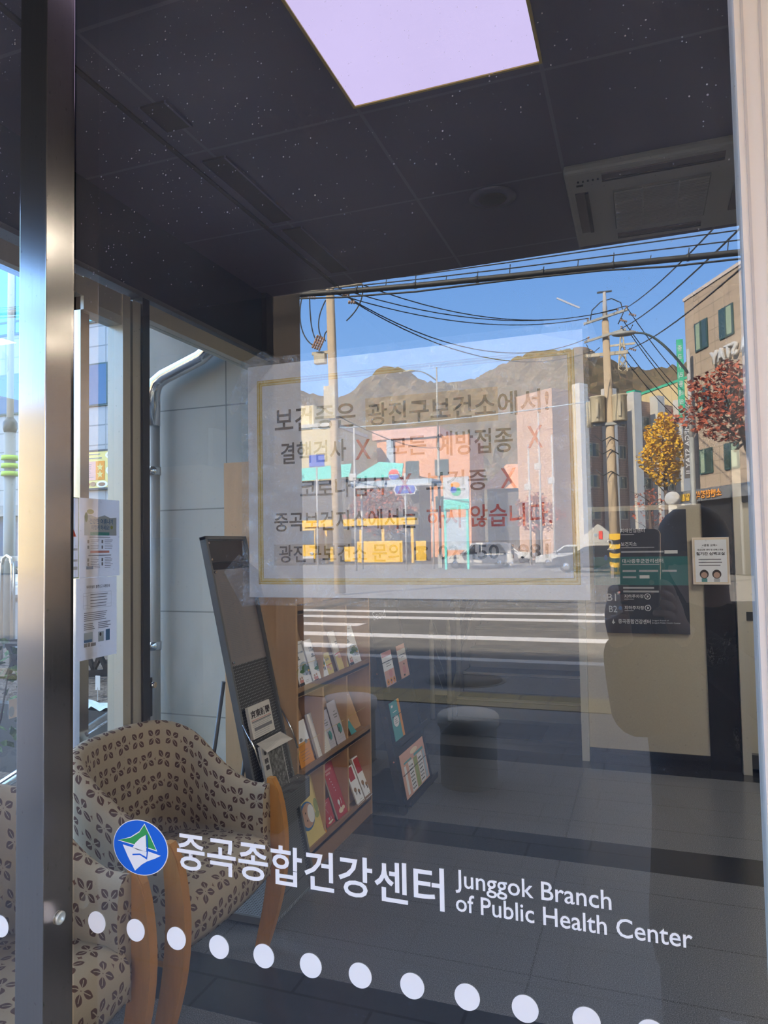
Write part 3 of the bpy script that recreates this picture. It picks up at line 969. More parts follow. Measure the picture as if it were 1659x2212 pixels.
# leaflets on the side glass (facing the lobby)
t = thing('leaflet', 'white leaflet with a blue heading block on the side glass', 'leaflet', (-1.923, 1.37, 1.451))
S = Sheet((-1.9225, 1.272, 1.4515), Ym, Zm, t)
S.slab('paper', 'paper_thin', 0, 0, .212, .292, .0005)
S.polys('sky_block', 'bluegrey', [[(.025, .155), (.195, .155), (.195, .225), (.16, .222), (.13, .232), (.09, .222), (.06, .230), (.025, .228)]])
S.text('heading', '건강한 여름나기', 'ink_blue', .05, .198, .125, .020, .001, .02)
S.text('heading', '이렇게 하세요!', 'ink_blue', .06, .176, .095, .018, .001, .02)
S.ell('picture_print', 'leafprint', [(.034, .222, .008, .018)], .001)
S.ell('picture_print', 'olive_print', [(.055, .243, .018, .009), (.168, .186, .007, .007)], .001)
S.rects('banner_print', 'ink_teal', [(.055, .155, .155, .167)], .001)
S.rects('banner_print', 'ink_pink', [(.055, .089, .155, .098)], .001)
S.rects('banner_print', 'ink_blue', [(.035, .030, .07, .041)], .001)
S.rects('small_print', 'ink_grey', [(.05, .147, .16, .150), (.045, .079, .165, .082)] +
        [r for (a, c_, d) in ((.056, .102, .137), (.13, .175, .137), (.056, .102, .117), (.13, .175, .117), (.056, .102, .070), (.13, .175, .070), (.056, .102, .052), (.13, .175, .052)) for r in lines(a, c_, d - .012, d, 3, .0018, int(d * 1e3))] +
        lines(.075, .115, .033, .039, 2, .0018) + lines(.13, .17, .033, .039, 2, .0018), .001)
S.rects('icon_print', 'ink_grey', [(x, y, x + .009, y + .012) for x in (.040, .113) for y in (.126, .105, .058, .042)], .001)

t = thing('leaflet', 'white sheet with a printed table below the blue-headed leaflet', 'leaflet', (-1.923, 1.36, 1.152))
S = Sheet((-1.9225, 1.258, 1.152), Ym, Zm, t)
S.slab('paper', 'paper_thin', 0, 0, .211, .298, .0005)
S.text('heading', '무더위쉼터 불편신고 요령안내', 'ink', .05, .258, .122, .012, .0008, .02)
S.rects('table', 'ink_grey', frame_rects(.035, .185, .18, .243, .0007) + [(.035, .231, .18, .2316), (.055, .185, .0556, .231), (.035, .197, .18, .1976)], .0008)
S.rects('small_print', 'ink_grey', lines(.07, .165, .19, .234, 5, .003, 3, .2) + lines(.038, .185, .140, .168, 5, .0028, 5) + lines(.038, .098, .108, .128, 4, .003, 6) + lines(.11, .18, .108, .128, 4, .003, 8), .0008)
S.rects('picture_print', 'bluegrey', [(.038, .062, .082, .098), (.11, .058, .14, .095)], .0008)
S.rects('picture_print', 'ink_blue', [(.15, .058, .172, .100), (.038, .062, .078, .072)], .001)
S.rects('picture_print', 'ink_grey', [(.038, .046, .055, .060), (.058, .046, .068, .060), (.072, .046, .098, .058)], .001)
S.ell('picture_print', 'ink', [(.122, .085, .005, .007)], .001)
t = thing('leaflet', 'green-edged leaflet half hidden by the steel post', 'leaflet', (-1.923, 1.2, 1.451))
S = Sheet((-1.9235, 1.122, 1.4515), Ym, Zm, t)
S.slab('paper', 'paper_thin', 0, 0, .149, .292, .0005)
S.rects('border', 'leafprint', frame_rects(0, 0, .149, .292, .003), .0008)
S.polys('picture_print', 'ink_red', [[(.10, .15), (.137, .15), (.118, .185)]], .0008)
S.rects('picture_print', 'ink_light', [(.11, .10, .142, .108), (.11, .06, .142, .068), (.115, .03, .142, .042)], .0008)
for (y, z, h_, lab) in ((1.0, 1.09, .05, 'grey tape scrap on the side glass above the first chair'), (.985, 2.165, .05, 'crumpled clear tape high on the side glass')):
    o = MB().prism([(-1.964, y - .018, z - h_), (-1.964, y + .016, z - h_ * .2), (-1.964, y + .012, z + h_ * .7), (-1.964, y - .014, z + h_)], (.0005, 0, 0)).build('tape_piece', 'tape')
    tag(o, lab, 'tape')
t = thing('sticker', 'small white label with a pale blue drop on the side glass', 'sticker', (-1.965, 1.03, 1.0))
S = Sheet((-1.9652, 1.010, 1.005), Ym, Zm, t)
S.slab('paper', 'hl_grey', 0, 0, .036, .062, .0004)
S.ell('drop', 'bluegrey', [(.010, .022, .011, .017)], .0008)

# ================================================================== armchairs along the side glass
def smooth(a):
    a = max(0, min(1, a))
    return a * a * (3 - 2 * a)

def chair_shell():
    """curved upholstered back and arms, running round the seat; local x forwards, y sideways"""
    b_ = .318
    path = []
    for i in range(9): path.append((.245 - .27 * i / 8, -b_))
    for i in range(1, 25):
        a = -PI / 2 - PI * i / 24
        ex = .235 * abs(math.cos(a)) ** .85
        ey = b_ * math.copysign(abs(math.sin(a)) ** .85, math.sin(a))
        path.append((-.025 - ex, ey))
    for i in range(1, 9): path.append((-.025 + .27 * i / 8, b_))
    nu = len(path)
    L = [0]
    for p, q in zip(path, path[1:]): L.append(L[-1] + math.dist(p, q))
    def sec(i):
        p = Vector((*path[i], 0))
        d = (Vector((*path[min(i + 1, nu - 1)], 0)) - Vector((*path[max(i - 1, 0)], 0))).normalized()
        inn = Vector((-d.y, d.x, 0)) * -1   # towards the seat
        if inn.dot(Vector((.05, 0, 0)) - p) < 0: inn = -inn
        th = .062
        zt = .640 + .235 * smooth((.20 - p.x) / .46)
        z0 = .285
        lean = .035 * smooth((.05 - p.x) / .25)      # the back leans outwards
        out = lambda z: -inn * lean * (z - z0) / (zt - z0)
        pts = [p + inn * .012 + Zm * z0, p + Zm * (z0 + .02)]
        for k in range(1, 7): z = z0 + .02 + (zt - .03 - z0 - .02) * k / 6; pts.append(p + out(z) + Zm * z)
        for k in range(1, 6):
            a = PI * k / 6
            pts.append(p + out(zt) + inn * (th / 2 - th / 2 * math.cos(a)) + Zm * (zt - .03 + .03 * math.sin(a)))
        for k in range(6, -1, -1): z = .40 + (zt - .03 - .40) * k / 6; pts.append(p + out(z) + inn * (th + .012 * math.sin(PI * (z - .4) / (zt - .4))) + Zm * z)
        pts.append(p + inn * (th + .005) + Zm * .30)
        return pts
    SEC = [sec(i) for i in range(nu)]
    acc = [[0] for _ in range(nu)]
    for i in range(nu):
        for j in range(1, len(SEC[i])): acc[i].append(acc[i][-1] + (SEC[i][j] - SEC[i][j - 1]).length)
    mid = [a[13] for a in acc]
    mb = MB()
    mb.grid(nu, len(SEC[0]), lambda i, j: (SEC[i][j], (L[i], acc[i][j] - acc[i][7])))
    for i in (0, nu - 1):
        c = [mb.bm.verts.new(q) for q in SEC[i]]
        f = mb.bm.faces.new(c)
        for lp in f.loops: lp[mb.uv].uv = (lp.vert.co.y * 1.0, lp.vert.co.z)
    # underside strip
    for i in range(nu - 1):
        a, b2 = SEC[i], SEC[i + 1]
        mb.bm.faces.new([mb.bm.verts.new(q) for q in (a[-1], b2[-1], b2[0], a[0])])
    return mb

def chair_seat():
    prof = [(-.20, .30), (-.20, .43), (-.05, .446), (.10, .455), (.20, .455), (.245, .440), (.268, .405), (.272, .365), (.262, .320), (.245, .292), (.10, .285), (-.20, .285)]
    pl = [0]
    for p, q in zip(prof, prof[1:]): pl.append(pl[-1] + math.dist(p, q))
    n = 13
    def fn(i, j):
        y = -.268 + .536 * j / (n - 1)
        e = abs(y) / .268
        x, z = prof[i]
        crown = .016 * (1 - e ** 3) if z > .33 else 0
        xx = x + (.022 * (1 - e ** 2) if x > .15 else 0)
        return Vector((xx, y, z + crown)), (y, pl[i] + .03)
    mb = MB().grid(len(prof), n, fn)
    for j in (0, n - 1):
        mb.bm.faces.new([mb.bm.verts.new(fn(i, j)[0]) for i in range(len(prof))])
    return mb

def chair_front_leg(s):
    F_, B_ = [], []
    for k in range(15):
        z = .655 * k / 14
        c = .188 + .085 * math.sin(PI * min(1, (z + .02) / .80) * .92)
        wd = .020 + .012 * math.sin(PI * min(1, z / .66)) + .004
        if k == 14: wd = .012
        F_.append((c + wd, 0, z)); B_.append((c - wd, 0, z))
    pts = F_ + B_[::-1]
    y0 = .302 if s > 0 else -.336
    return MB().prism([(x, y0, z) for x, y, z in pts], (0, .034, 0), .003)

def make_chair(name, label, loc):
    t = thing(name, label, 'armchair', loc, 'patterned armchairs along the side glass', rz=0)
    chair_shell().build('backrest', 'fabric', t)
    chair_seat().build('seat', 'fabric', t)
    for s in (1, -1):
        chair_front_leg(s).build('front_leg', 'wood', t)
        MB().prism([(-.24, s * .20 - .02, 0), (-.275, s * .20 - .02, 0), (-.235, s * .20 - .02, .30), (-.19, s * .20 - .02, .30)], (0, .04, 0), .003).build('rear_leg', 'wood', t)
        y = s * .300
        pts = [(.232, y - .004, .30), (.240, y - .004, .44), (.236, y - .004, .60), (.222, y - .004, .642)]
        MB().tube(pts, .0045, 6).build('piping', 'fabric', t)
    MB().box(.16, .20, -.30, .30, .262, .288).build('rail', 'wood', t)
    return t
ch = make_chair('armchair', 'leaf-patterned armchair nearest the glass, behind the blue emblem', (-1.635, .60, 0))
dup(ch, (-1.635, 1.40, 0), 'leaf-patterned armchair with wooden legs beside the grey newspaper stand')

# ================================================================== newspaper stand
t = thing('newspaper_stand', 'grey leaning metal stand with a perforated board and base box', 'newspaper stand', (-1.6, 1.98, 0))
y0, y1 = 1.845, 2.185
def lean(z): return -1.787 + (1.598 - z) * (1.787 - 1.587) / (1.598 - .698)     # x of the board's face at height z
def board(za, zb, ya, yb, d0=0, d1=-.006):
    n = Vector((.976, 0, .217))
    pa, pb = Vector((lean(za), 0, za)), Vector((lean(zb), 0, zb))
    return MB().prism([pa + n * d1 + Ym * ya, pa + n * d1 + Ym * yb, pb + n * d1 + Ym * yb, pb + n * d1 + Ym * ya], n * (d0 - d1))
bd = board(.10, 1.585, y0 + .012, y1 - .012).build('board', 'perf', t)
b = MB()
for ya in (y0, y1 - .014):
    n = Vector((.976, 0, .217))
    pa, pb = Vector((lean(.06), 0, .06)), Vector((lean(1.60), 0, 1.60))
    b.prism([pa - n * .016 + Ym * ya, pa - n * .016 + Ym * (ya + .014), pb - n * .016 + Ym * (ya + .014), pb - n * .016 + Ym * ya], n * .03)
pa, pb = Vector((lean(1.588), 0, 1.588)), Vector((lean(1.602), 0, 1.602))
b.prism([pa - n * .016 + Ym * y0, pa - n * .016 + Ym * y1, pb - n * .016 + Ym * y1, pb - n * .016 + Ym * y0], n * .03)
b.build('frame', 'stand_grey', t)
pl = board(1.488, 1.582, y0 + .016, y1 - .016, .006, .0).build('header_plate', 'stand_dark', t)
board(1.458, 1.484, y0 + .014, y1 - .014, .004, 0).build('divider', 'black_metal', t)
sh = board(1.045, 1.455, y0 + .030, y1 - .02, .004, .001).build('list_sheet', mat('grey_list_paper', (.26, .24, .245), .6, 0, .04), t)
n = Vector((.976, 0, .217))
updir = Vector((lean(1.1) - lean(1.0), 0, .1)).normalized()
S = Sheet(Vector((lean(1.045), y0 + .030, 1.045)) + n * .0045, Ym, updir, t)
S.rects('small_print', 'ink_grey', lines(.02, .12, .03, .36, 44, .0028, 11, .2) + lines(.13, .18, .03, .36, 44, .0025, 12, .5) + lines(.20, .27, .03, .36, 12, .002, 13, .1) + [(.02, .385, .27, .386), (.02, .36, .27, .361), (.06, .393, .12, .40)], .0006)
for z, y in ((1.572, y0 + .024), (1.50, y0 + .024), (1.445, y0 + .036), (1.058, y0 + .036)):
    p = Vector((lean(z), y, z)) + n * .004
    MB().cyl(p, p + n * .009, .006, .005, 12).build('screw', 'chrome', t)
b = MB().tube([(-1.705, y0 + .03, .98), (-1.865, y0 + .03, .02)], .009, 8)
b.build('prop_leg', 'stand_grey', t)
MB().tube([(-1.705, y1 - .03, .98), (-1.865, y1 - .03, .02)], .009, 8).build('prop_leg', 'stand_grey', t)
for y in (y0 + .004, y1 - .004):      # wire pocket arms
    MB().tube([Vector((lean(.82), y, .82)) + n * .01, Vector((lean(.70), y, .70)) + n * .05, Vector((lean(.62), y, .62)) + n * .06], .004, 6).build('pocket_arm', 'chrome', t)
board(.50, .72, y0 + .02, y1 - .02, .065, .06).build('clear_pocket', 'tape', t)
# base: a flat perforated plate and a sloping perforated bin
MB().box(-1.80, -1.452, 1.85, 2.16, .02, .03).build('base_plate', 'perf_flat', t)
MB().prism([(-1.80, 1.838, .012), (-1.452, 1.838, .012), (-1.452, 1.838, .04), (-1.80, 1.838, .04)], (0, .012, 0)).build('base_lip', 'stand_grey', t)
MB().prism([(-1.455, 1.86, .02), (-1.455, 2.17, .02), (-1.455, 2.05, .41), (-1.455, 2.185, .425), (-1.455, 2.185, .505), (-1.455, 1.86, .47)], (-.008, 0, 0)).build('bin_front', 'perf_box', t)
MB().prism([(-1.455, 2.185, .425), (-1.455, 2.185, .505), (-1.515, 2.185, .51), (-1.515, 2.185, .425)], (0, -.008, 0)).build('bin_side', 'perf_box', t)
MB().prism([(-1.455, 1.86, .47), (-1.455, 2.185, .505), (-1.515, 2.185, .51), (-1.56, 1.86, .50)], (0, 0, .006)).build('bin_top', 'perf_box', t)

# newspapers in the pocket
t = thing('newspaper', 'folded newspaper with a black four-character title in the wire pocket', 'newspaper', (-1.57, 1.97, .70), 'newspapers on the grey stand')
S = Sheet(Vector((lean(.735), 1.885, .735)) + n * .03, Ym, updir, t)
S.slab('pages', 'paper_warm', 0, 0, .185, .135, .014)
S.text('masthead', '京東新聞', 'ink', .012, .082, .16, .034, .0008, .03)
S.rects('headline', 'ink_grey', [(.01, .066, .175, .071), (.02, .03, .17, .044)], .0008)
S.rects('small_print', 'ink_light', lines(.012, .175, .048, .062, 3, .003, 4) + lines(.012, .175, .006, .022, 3, .003, 5), .0008)
S.rects('red_line', 'ink_pink', [(.01, .0735, .175, .0765)], .0008)
b = MB()
for i in range(5):
    p = Vector((lean(.72), 1.90 + i * .012, .715)) + n * .03
    b.prism([p, p + Ym * .16, p + Ym * (.17 + i * .004) + n * .05 - Zm * (.03 + i * .004), p + Ym * .01 + n * .045 - Zm * .045], n * .003)
b.build('folded_edge', 'paper_warm', t)
t = thing('newspaper', 'lower newspaper with a dark photograph and small printed column', 'newspaper', (-1.53, 1.97, .52), 'newspapers on the grey stand')
S = Sheet(Vector((lean(.505), 1.895, .505)) + n * .045, Ym, updir, t)
S.slab('pages', 'paper_warm', 0, 0, .18, .20, .012)
S.rects('photograph', mottled('newspaper_photo', [(.03, .03, .03), (.12, .12, .11), (.4, .4, .38)], 60), [(.055, .0, .175, .195)], .0008)
S.rects('column', 'ink', [(.016, .125, .045, .145), (.016, .098, .045, .118), (.024, .16, .036, .175)], .0008)

# ================================================================== bookshelf
t = thing('bookshelf', 'tall beech brochure shelf standing behind the newspaper stand', 'bookshelf', (-1.715, 2.67, 0))
XB, XF, ya, yb, zt = -1.905, -1.525, 2.202, 3.15, 1.964
div = [2.202, 2.519, 2.826, 3.133]
MB().box(XB, XF, ya, ya + .018, 0, zt, bevel=.001).build('side_panel', 'maple', t)
MB().box(XB, XF, div[3], div[3] + .018, 0, zt, bevel=.001).build('side_panel', 'maple', t)
for y in div[1:3]: MB().box(XB + .01, XF - .012, y - .009, y + .009, .06, zt - .018).build('divider', 'maple', t)
MB().box(XB, XF, ya + .018, div[3], zt - .018, zt).build('top', 'maple', t)
MB().box(XB, XB + .008, ya + .018, div[3], .06, zt - .018).build('back_panel', 'maple', t)
MB().box(XF - .02, XF - .004, ya + .018, div[3], 0, .10).build('plinth', 'maple_dark', t)
rows = [.102, .488, .870, 1.251, 1.632]
for z in rows:
    MB().prism([(XB + .008, ya + .018, z + .10), (XF, ya + .018, z), (XF, ya + .018, z - .016), (XB + .008, ya + .018, z + .08)], (0, div[3] - ya - .018, 0)).build('shelf', 'maple_dark', t)
    MB().box(XF - .012, XF, ya + .018, div[3], z - .02, z + .022).build('shelf_lip', 'maple_dark', t)
    for k in range(3):
        b = MB().prism([(XF - .05, div[k] + .02, z + .02), (XF - .16, div[k] + .02, z + .30), (XF - .166, div[k] + .02, z + .30), (XF - .056, div[k] + .02, z + .02)], (0, div[k + 1] - div[k] - .04, 0))
        b.build('back_rest_board', 'maple', t)
b = MB()
for z in (.975, .60):
    b.tube([(-1.52, 2.196, z), (-1.505, 2.18, z + .012), (-1.513, 2.19, z - .02), (-1.523, 2.22, z + .01)], .0015, 5)
    b.tube([(XF - .03, ya + .02, z + .01), (XF - .03, div[3], z + .01)], .001, 5)
b.build('cord', 'yellow_paper', t)

def booklet(label, y, z, wd, ht, tilt, x, cover, th=.008, group='booklets on the beech shelf', name='booklet', art=None, roll=0.0):
    """a booklet leaning back; y is its near lower corner, z its foot"""
    tt = thing(name, label, name if name != 'booklet' else 'booklet', (x, y, z), group)
    up = Vector((-math.sin(tilt), math.sin(roll), math.cos(tilt) * math.cos(roll)))
    rt = Vector((0, math.cos(roll), -math.sin(roll)))
    S_ = Sheet((x, y, z), rt, up, tt)
    S_.slab('cover', cover, 0, 0, wd, ht, th)
    if th > .006:
        b = MB()
        b.prism([S_.at(.001, .001, -.001), S_.at(-.0006, .001, -.001), S_.at(-.0006, ht - .001, -.001), S_.at(.001, ht - .001, -.001)], S_.n * -(th - .002))
        b.build('pages', 'paper_warm', tt)
    if art: art(S_, wd, ht)
    return tt

def art_tree(S_, w_, h_):
    S_.text('title', '건강장수센터', 'ink_blue', w_ * .22, h_ * .72, w_ * .58, h_ * .045, .0008, .02)
    S_.text('title', '서울', 'ink_blue', w_ * .22, h_ * .78, w_ * .2, h_ * .04, .0008, .02)
    S_.ell('hill_print', 'bluegrey', [(w_ * .62, h_ * .36, w_ * .36, h_ * .16)], .0006)
    S_.ell('person_print', 'ink_grey', [(w_ * .36, h_ * .64, w_ * .07, h_ * .03), (w_ * .36, h_ * .595, w_ * .13, h_ * .018)], .0008)
    S_.ell('tree_print', 'leafprint', [(w_ * .62, h_ * .37, w_ * .2, h_ * .07), (w_ * .8, h_ * .34, w_ * .16, h_ * .06), (w_ * .42, h_ * .31, w_ * .2, h_ * .04), (w_ * .7, h_ * .41, w_ * .1, h_ * .05)], .0009)
    S_.rects('figure_print', 'ink', [(w_ * .6, h_ * .20, w_ * .64, h_ * .29), (w_ * .70, h_ * .19, w_ * .73, h_ * .28), (w_ * .80, h_ * .18, w_ * .84, h_ * .27), (w_ * .88, h_ * .18, w_ * .92, h_ * .26)], .0011)
    S_.rects('figure_print', 'yellow_paint', [(w_ * .80, h_ * .27, w_ * .90, h_ * .31)], .0012)
    S_.rects('figure_print', 'ink_pink', [(w_ * .06, h_ * .07, w_ * .32, h_ * .14)], .0009)
    S_.ell('figure_print', 'skin', [(w_ * .13, h_ * .17, w_ * .05, h_ * .03), (w_ * .26, h_ * .18, w_ * .05, h_ * .03)], .0009)
    S_.rects('corner_print', 'navy', [(0.0, 0.0, w_ * .34, h_ * .07)], .001)
    S_.rects('small_print', 'ink_light', [(w_ * .45, h_ * .09, w_ * .68, h_ * .10), (w_ * .45, h_ * .055, w_ * .7, h_ * .065), (w_ * .6, h_ * .92, w_ * .85, h_ * .94)], .001)

def art_pink(S_, w_, h_):
    S_.rects('lower_print', 'yellow_paper', [(0, 0, w_, h_ * .36)], .0006)
    S_.polys('ribbon_print', 'ink_red', [[(0, h_ * .40), (w_, h_ * .44), (w_, h_ * .47), (0, h_ * .43)]], .0008)
    S_.ell('figure_print', 'peach_paper', [(w_ * .4, h_ * .36, w_ * .2, h_ * .07), (w_ * .65, h_ * .25, w_ * .15, h_ * .08)], .0009)
    S_.rects('title', 'ink_grey', [(w_ * .3, h_ * .70, w_ * .8, h_ * .73), (w_ * .3, h_ * .65, w_ * .75, h_ * .68)], .0009)

def art_white(S_, w_, h_):
    S_.rects('red_line', 'ink_red', [(w_ * .25, h_ * .77, w_ * .85, h_ * .79)], .0008)
    S_.rects('small_print', 'ink_light', lines(w_ * .2, w_ * .75, h_ * .84, h_ * .92, 3, h_ * .012, 1) + lines(w_ * .3, w_ * .8, h_ * .60, h_ * .66, 2, h_ * .01, 2) + lines(w_ * .15, w_ * .8, h_ * .08, h_ * .22, 4, h_ * .01, 3), .0008)
    S_.rects('gold_line', 'gold', [(w_ * .3, h_ * .5, w_ * .55, h_ * .52)], .0008)
    S_.rects('foot_print', 'paper_warm', [(0, h_ * .30, w_, h_ * .305)], .0008)

def art_orange(S_, w_, h_):
    S_.rects('upper_print', 'paper', [(0, h_ * .52, w_, h_)], .0006)
    S_.ell('figure_print', 'ink_grey', [(w_ * .45, h_ * .58, w_ * .12, h_ * .04), (w_ * .75, h_ * .50, w_ * .1, h_ * .05)], .0008)
    S_.rects('small_print', 'maple_dark', lines(w_ * .2, w_ * .85, h_ * .12, h_ * .32, 4, h_ * .012, 9), .0008)

def art_lilac(S_, w_, h_):
    S_.rects('title', 'ink_grey', [(w_ * .3, h_ * .66, w_ * .7, h_ * .69), (w_ * .35, h_ * .60, w_ * .65, h_ * .63), (w_ * .4, h_ * .74, w_ * .6, h_ * .76)], .0008)
    S_.ell('figure_print', 'ink_teal', [(w_ * .6, h_ * .33, w_ * .18, h_ * .12)], .0008)
    S_.rects('figure_print', 'ink', [(w_ * .38, h_ * .25, w_ * .44, h_ * .44), (w_ * .48, h_ * .2, w_ * .54, h_ * .36)], .0009)
    S_.rects('small_print', 'ink_light', lines(w_ * .2, w_ * .8, h_ * .08, h_ * .14, 2, h_ * .012, 4), .0008)

def art_red(S_, w_, h_):
    S_.ell('spoon_print', 'ink_white', [(w_ * .45, h_ * .26, w_ * .09, h_ * .05)], .0008)
    S_.rects('spoon_print', 'ink_white', [(w_ * .43, h_ * .15, w_ * .47, h_ * .22), (w_ * .66, h_ * .2, w_ * .69, h_ * .32)], .0008)
    S_.ell('cloth_print', 'hl', [(w_ * .45, h_ * .11, w_ * .22, h_ * .045), (w_ * .7, h_ * .13, w_ * .14, h_ * .035)], .0007)
    S_.ell('dot_print', 'ink_white', [(w_ * (.3 + .05 * i), h_ * (.72 - .06 * i), w_ * .035, h_ * .009) for i in range(5)], .0008)
    S_.rects('title', 'ink_pink', [(w_ * .1, h_ * .86, w_ * .7, h_ * .9), (w_ * .1, h_ * .80, w_ * .5, h_ * .84)], .0008)

def art_brown(S_, w_, h_):
    S_.rects('title_block', 'red_paper', [(w_ * .1, h_ * .62, w_ * .8, h_ * .97)], .0006)
    S_.ell('figure_print', 'maple_dark', [(w_ * .3, h_ * .38, w_ * .17, h_ * .06), (w_ * .68, h_ * .30, w_ * .14, h_ * .05)], .0008)
    S_.rects('figure_print', 'ink', [(w_ * .24, h_ * .24, w_ * .30, h_ * .34), (w_ * .34, h_ * .26, w_ * .38, h_ * .33), (w_ * .62, h_ * .19, w_ * .74, h_ * .27)], .0009)
    S_.rects('small_print', 'ink_light', [(w_ * .45, h_ * .08, w_ * .8, h_ * .095)], .0008)

def art_face(S_, w_, h_):
    S_.ell('bonnet_print', 'ink_blue', [(w_ * .42, h_ * .40, w_ * .30, h_ * .20)], .0006)
    S_.ell('face_print', 'skin', [(w_ * .46, h_ * .40, w_ * .24, h_ * .17)], .0008)
    S_.ell('mask_print', 'ink_white', [(w_ * .58, h_ * .40, w_ * .13, h_ * .13)], .001)
    S_.ell('eye_print', 'ink', [(w_ * .38, h_ * .45, w_ * .02, h_ * .015), (w_ * .40, h_ * .34, w_ * .02, h_ * .015)], .001)
    S_.ell('apple_print', 'red_paper', [(w_ * .2, h_ * .80, w_ * .14, h_ * .11)], .0008)
    S_.ell('leaf_print', 'olive_print', [(w_ * .82, h_ * .46, w_ * .08, h_ * .10), (w_ * .8, h_ * .33, w_ * .09, h_ * .05)], .0008)
    S_.rects('edge_print', 'orange_paper', [(w_ * .95, 0, w_, h_)], .0008)

tl = .30
booklet('white booklet with a tree picture, half behind its twin, top left of the shelf', 2.294, 0.885, 0.147, 0.210, tl, -1.550, 'paper', .004, art=art_tree)
booklet('white booklet with a tree and walkers in full view, left column', 2.424, 0.878, 0.176, 0.215, tl, -1.538, 'paper', .004, art=art_tree, roll=-.02)
booklet('small yellow and brown card in the middle column, upper row', 2.601, 0.885, 0.088, 0.113, tl, -1.550, 'yellow_paper', .003, art=art_pink)
booklet('pink and yellow booklet standing in the middle column, upper row', 2.745, 0.885, 0.135, 0.215, tl, -1.545, 'paper_warm', .010, art=art_pink)
booklet('white booklet with a tree picture in the right column', 2.913, 0.885, 0.165, 0.215, tl, -1.550, 'paper', .004, art=art_tree)
booklet('orange leaflet with a white top in the second row', 2.294, 0.503, 0.147, 0.205, tl, -1.550, 'orange_paper', .003, art=art_orange)
booklet('thick white booklet with a red line in the second row', 2.468, 0.503, 0.147, 0.220, tl, -1.540, 'paper_warm', .014, art=art_white)
booklet('lilac leaflet, the rear one of two in the second row', 2.606, 0.503, 0.106, 0.194, tl, -1.550, 'lilac_paper', .003, art=art_lilac)
booklet('lilac leaflet in front with a dark figure, second row', 2.707, 0.507, 0.124, 0.220, tl, -1.542, 'lilac_paper', .004, art=art_lilac)
t = thing('booklet', 'curled white and teal leaflet in the right column, second row', 'booklet', (-1.55, 2.913, .507), 'booklets on the beech shelf')
def curl(i, j):
    z = .2 * j / 12
    x = -1.55 - .06 * j / 12 - .012 * math.sin(PI * j / 12)
    return Vector((x, 2.908 + .077 * i / 3 + .05 * (j / 12) ** 2 - .05 * i / 3 * math.sin(PI * j / 14), .507 + z)), (i, j)
MB().grid(4, 13, curl).build('cover', 'paper', t)
MB().grid(4, 5, lambda i, j: (curl(i, j)[0] + Vector((.001, 0, 0)), (i, j))).build('teal_print', 'teal_paper', t)
booklet('red booklet, the rear one leaning in the lower row', 2.576, 0.123, 0.100, 0.123, tl, -1.550, 'red_paper', .004, art=art_red)
booklet('red booklet with a spoon and cloth picture, lower row', 2.696, 0.123, 0.129, 0.281, .34, -1.540, 'red_paper', .010, art=art_red)
booklet('white and brown booklet with a red block, nearer of two in the lower right', 2.929, 0.118, 0.100, 0.205, .38, -1.524, 'paper', .008, art=art_brown)
booklet('white and brown booklet with a red block, farther of two in the lower right', 3.051, 0.11, 0.100, 0.235, .38, -1.524, 'paper', .018, art=art_brown)
booklet('large yellow picture book with a masked child at the bottom left', 2.274, 0.123, 0.259, 0.327, .26, -1.534, 'yellow_paper', .012, art=art_face)

# ================================================================== black brochure rack
t = thing('brochure_rack', 'black metal brochure rack on castors beyond the beech shelf', 'brochure rack', (-1.38, 3.42, 0))
Y0, Y1 = 3.155, 3.735
def rx(z): return -1.345 - (z - .06) * .185 / .98
for ya_ in (Y0, Y1 - .012):
    MB().prism([(rx(.05) + .012, ya_, .05), (rx(.05) - .03, ya_, .05), (rx(1.25) - .03, ya_, 1.25), (rx(1.25) + .012, ya_, 1.25)], (0, .012, 0)).build('side_rail', 'black_metal', t)
MB().prism([(rx(.05) - .004, Y0 + .012, .05), (rx(1.25) - .004, Y0 + .012, 1.25), (rx(1.25) - .010, Y0 + .012, 1.25), (rx(.05) - .010, Y0 + .012, .05)], (0, Y1 - Y0 - .024, 0)).build('back_board', 'black_metal', t)
for z in (.06, .39, .70):
    MB().box(rx(z) - .004, rx(z) + .055, Y0 + .012, Y1 - .012, z - .006, z).build('ledge', 'black_metal', t)
    MB().box(rx(z) + .05, rx(z) + .055, Y0 + .012, Y1 - .012, z, z + .03).build('ledge_lip', 'black_metal', t)
    MB().cyl((rx(z + .16) + .04, Y0 + .01, z + .16), (rx(z + .16) + .04, Y1 - .01, z + .16), .0018, n=6).build('retaining_wire', 'black_metal', t)
b = MB()
for z in (.30, .55, .80, 1.02): b.cyl((rx(z), Y0 - .003, z), (rx(z), Y0 + .002, z), .005, n=10)
b.build('bolt', 'chrome', t)
MB().box(-1.66, rx(.07), Y0, Y1, .055, .075).build('base_shelf', 'black_metal', t)
for x in (-1.345, -1.63):
    for y in (Y0 + .02, Y1 - .02):
        w_ = MB().cyl((x, y - .012, .026), (x, y + .012, .026), .026, n=20).build('castor', 'black_rubber', t)
        MB().box(x - .012, x + .012, y - .016, y + .016, .04, .06).build('castor_fork', 'black_metal', w_)
updr = Vector((-.185, 0, .98)).normalized()
S = Sheet((rx(1.08) + .001, Y0 + .10, 1.08), Ym, updr, t)
S.text('title_print', 'Seoul', 'ink_light', 0, .02, .22, .05, .001)
MB().prism([(rx(.97) + .001, Y0 + .05, .97), (rx(.97) + .001, Y1 - .05, .97), (rx(1.20) + .001, Y1 - .05, 1.20), (rx(1.20) + .001, Y0 + .05, 1.20)], (-.004, 0, 0)).build('header_board', 'stand_dark', t)
rt = math.atan2(.185, .98)
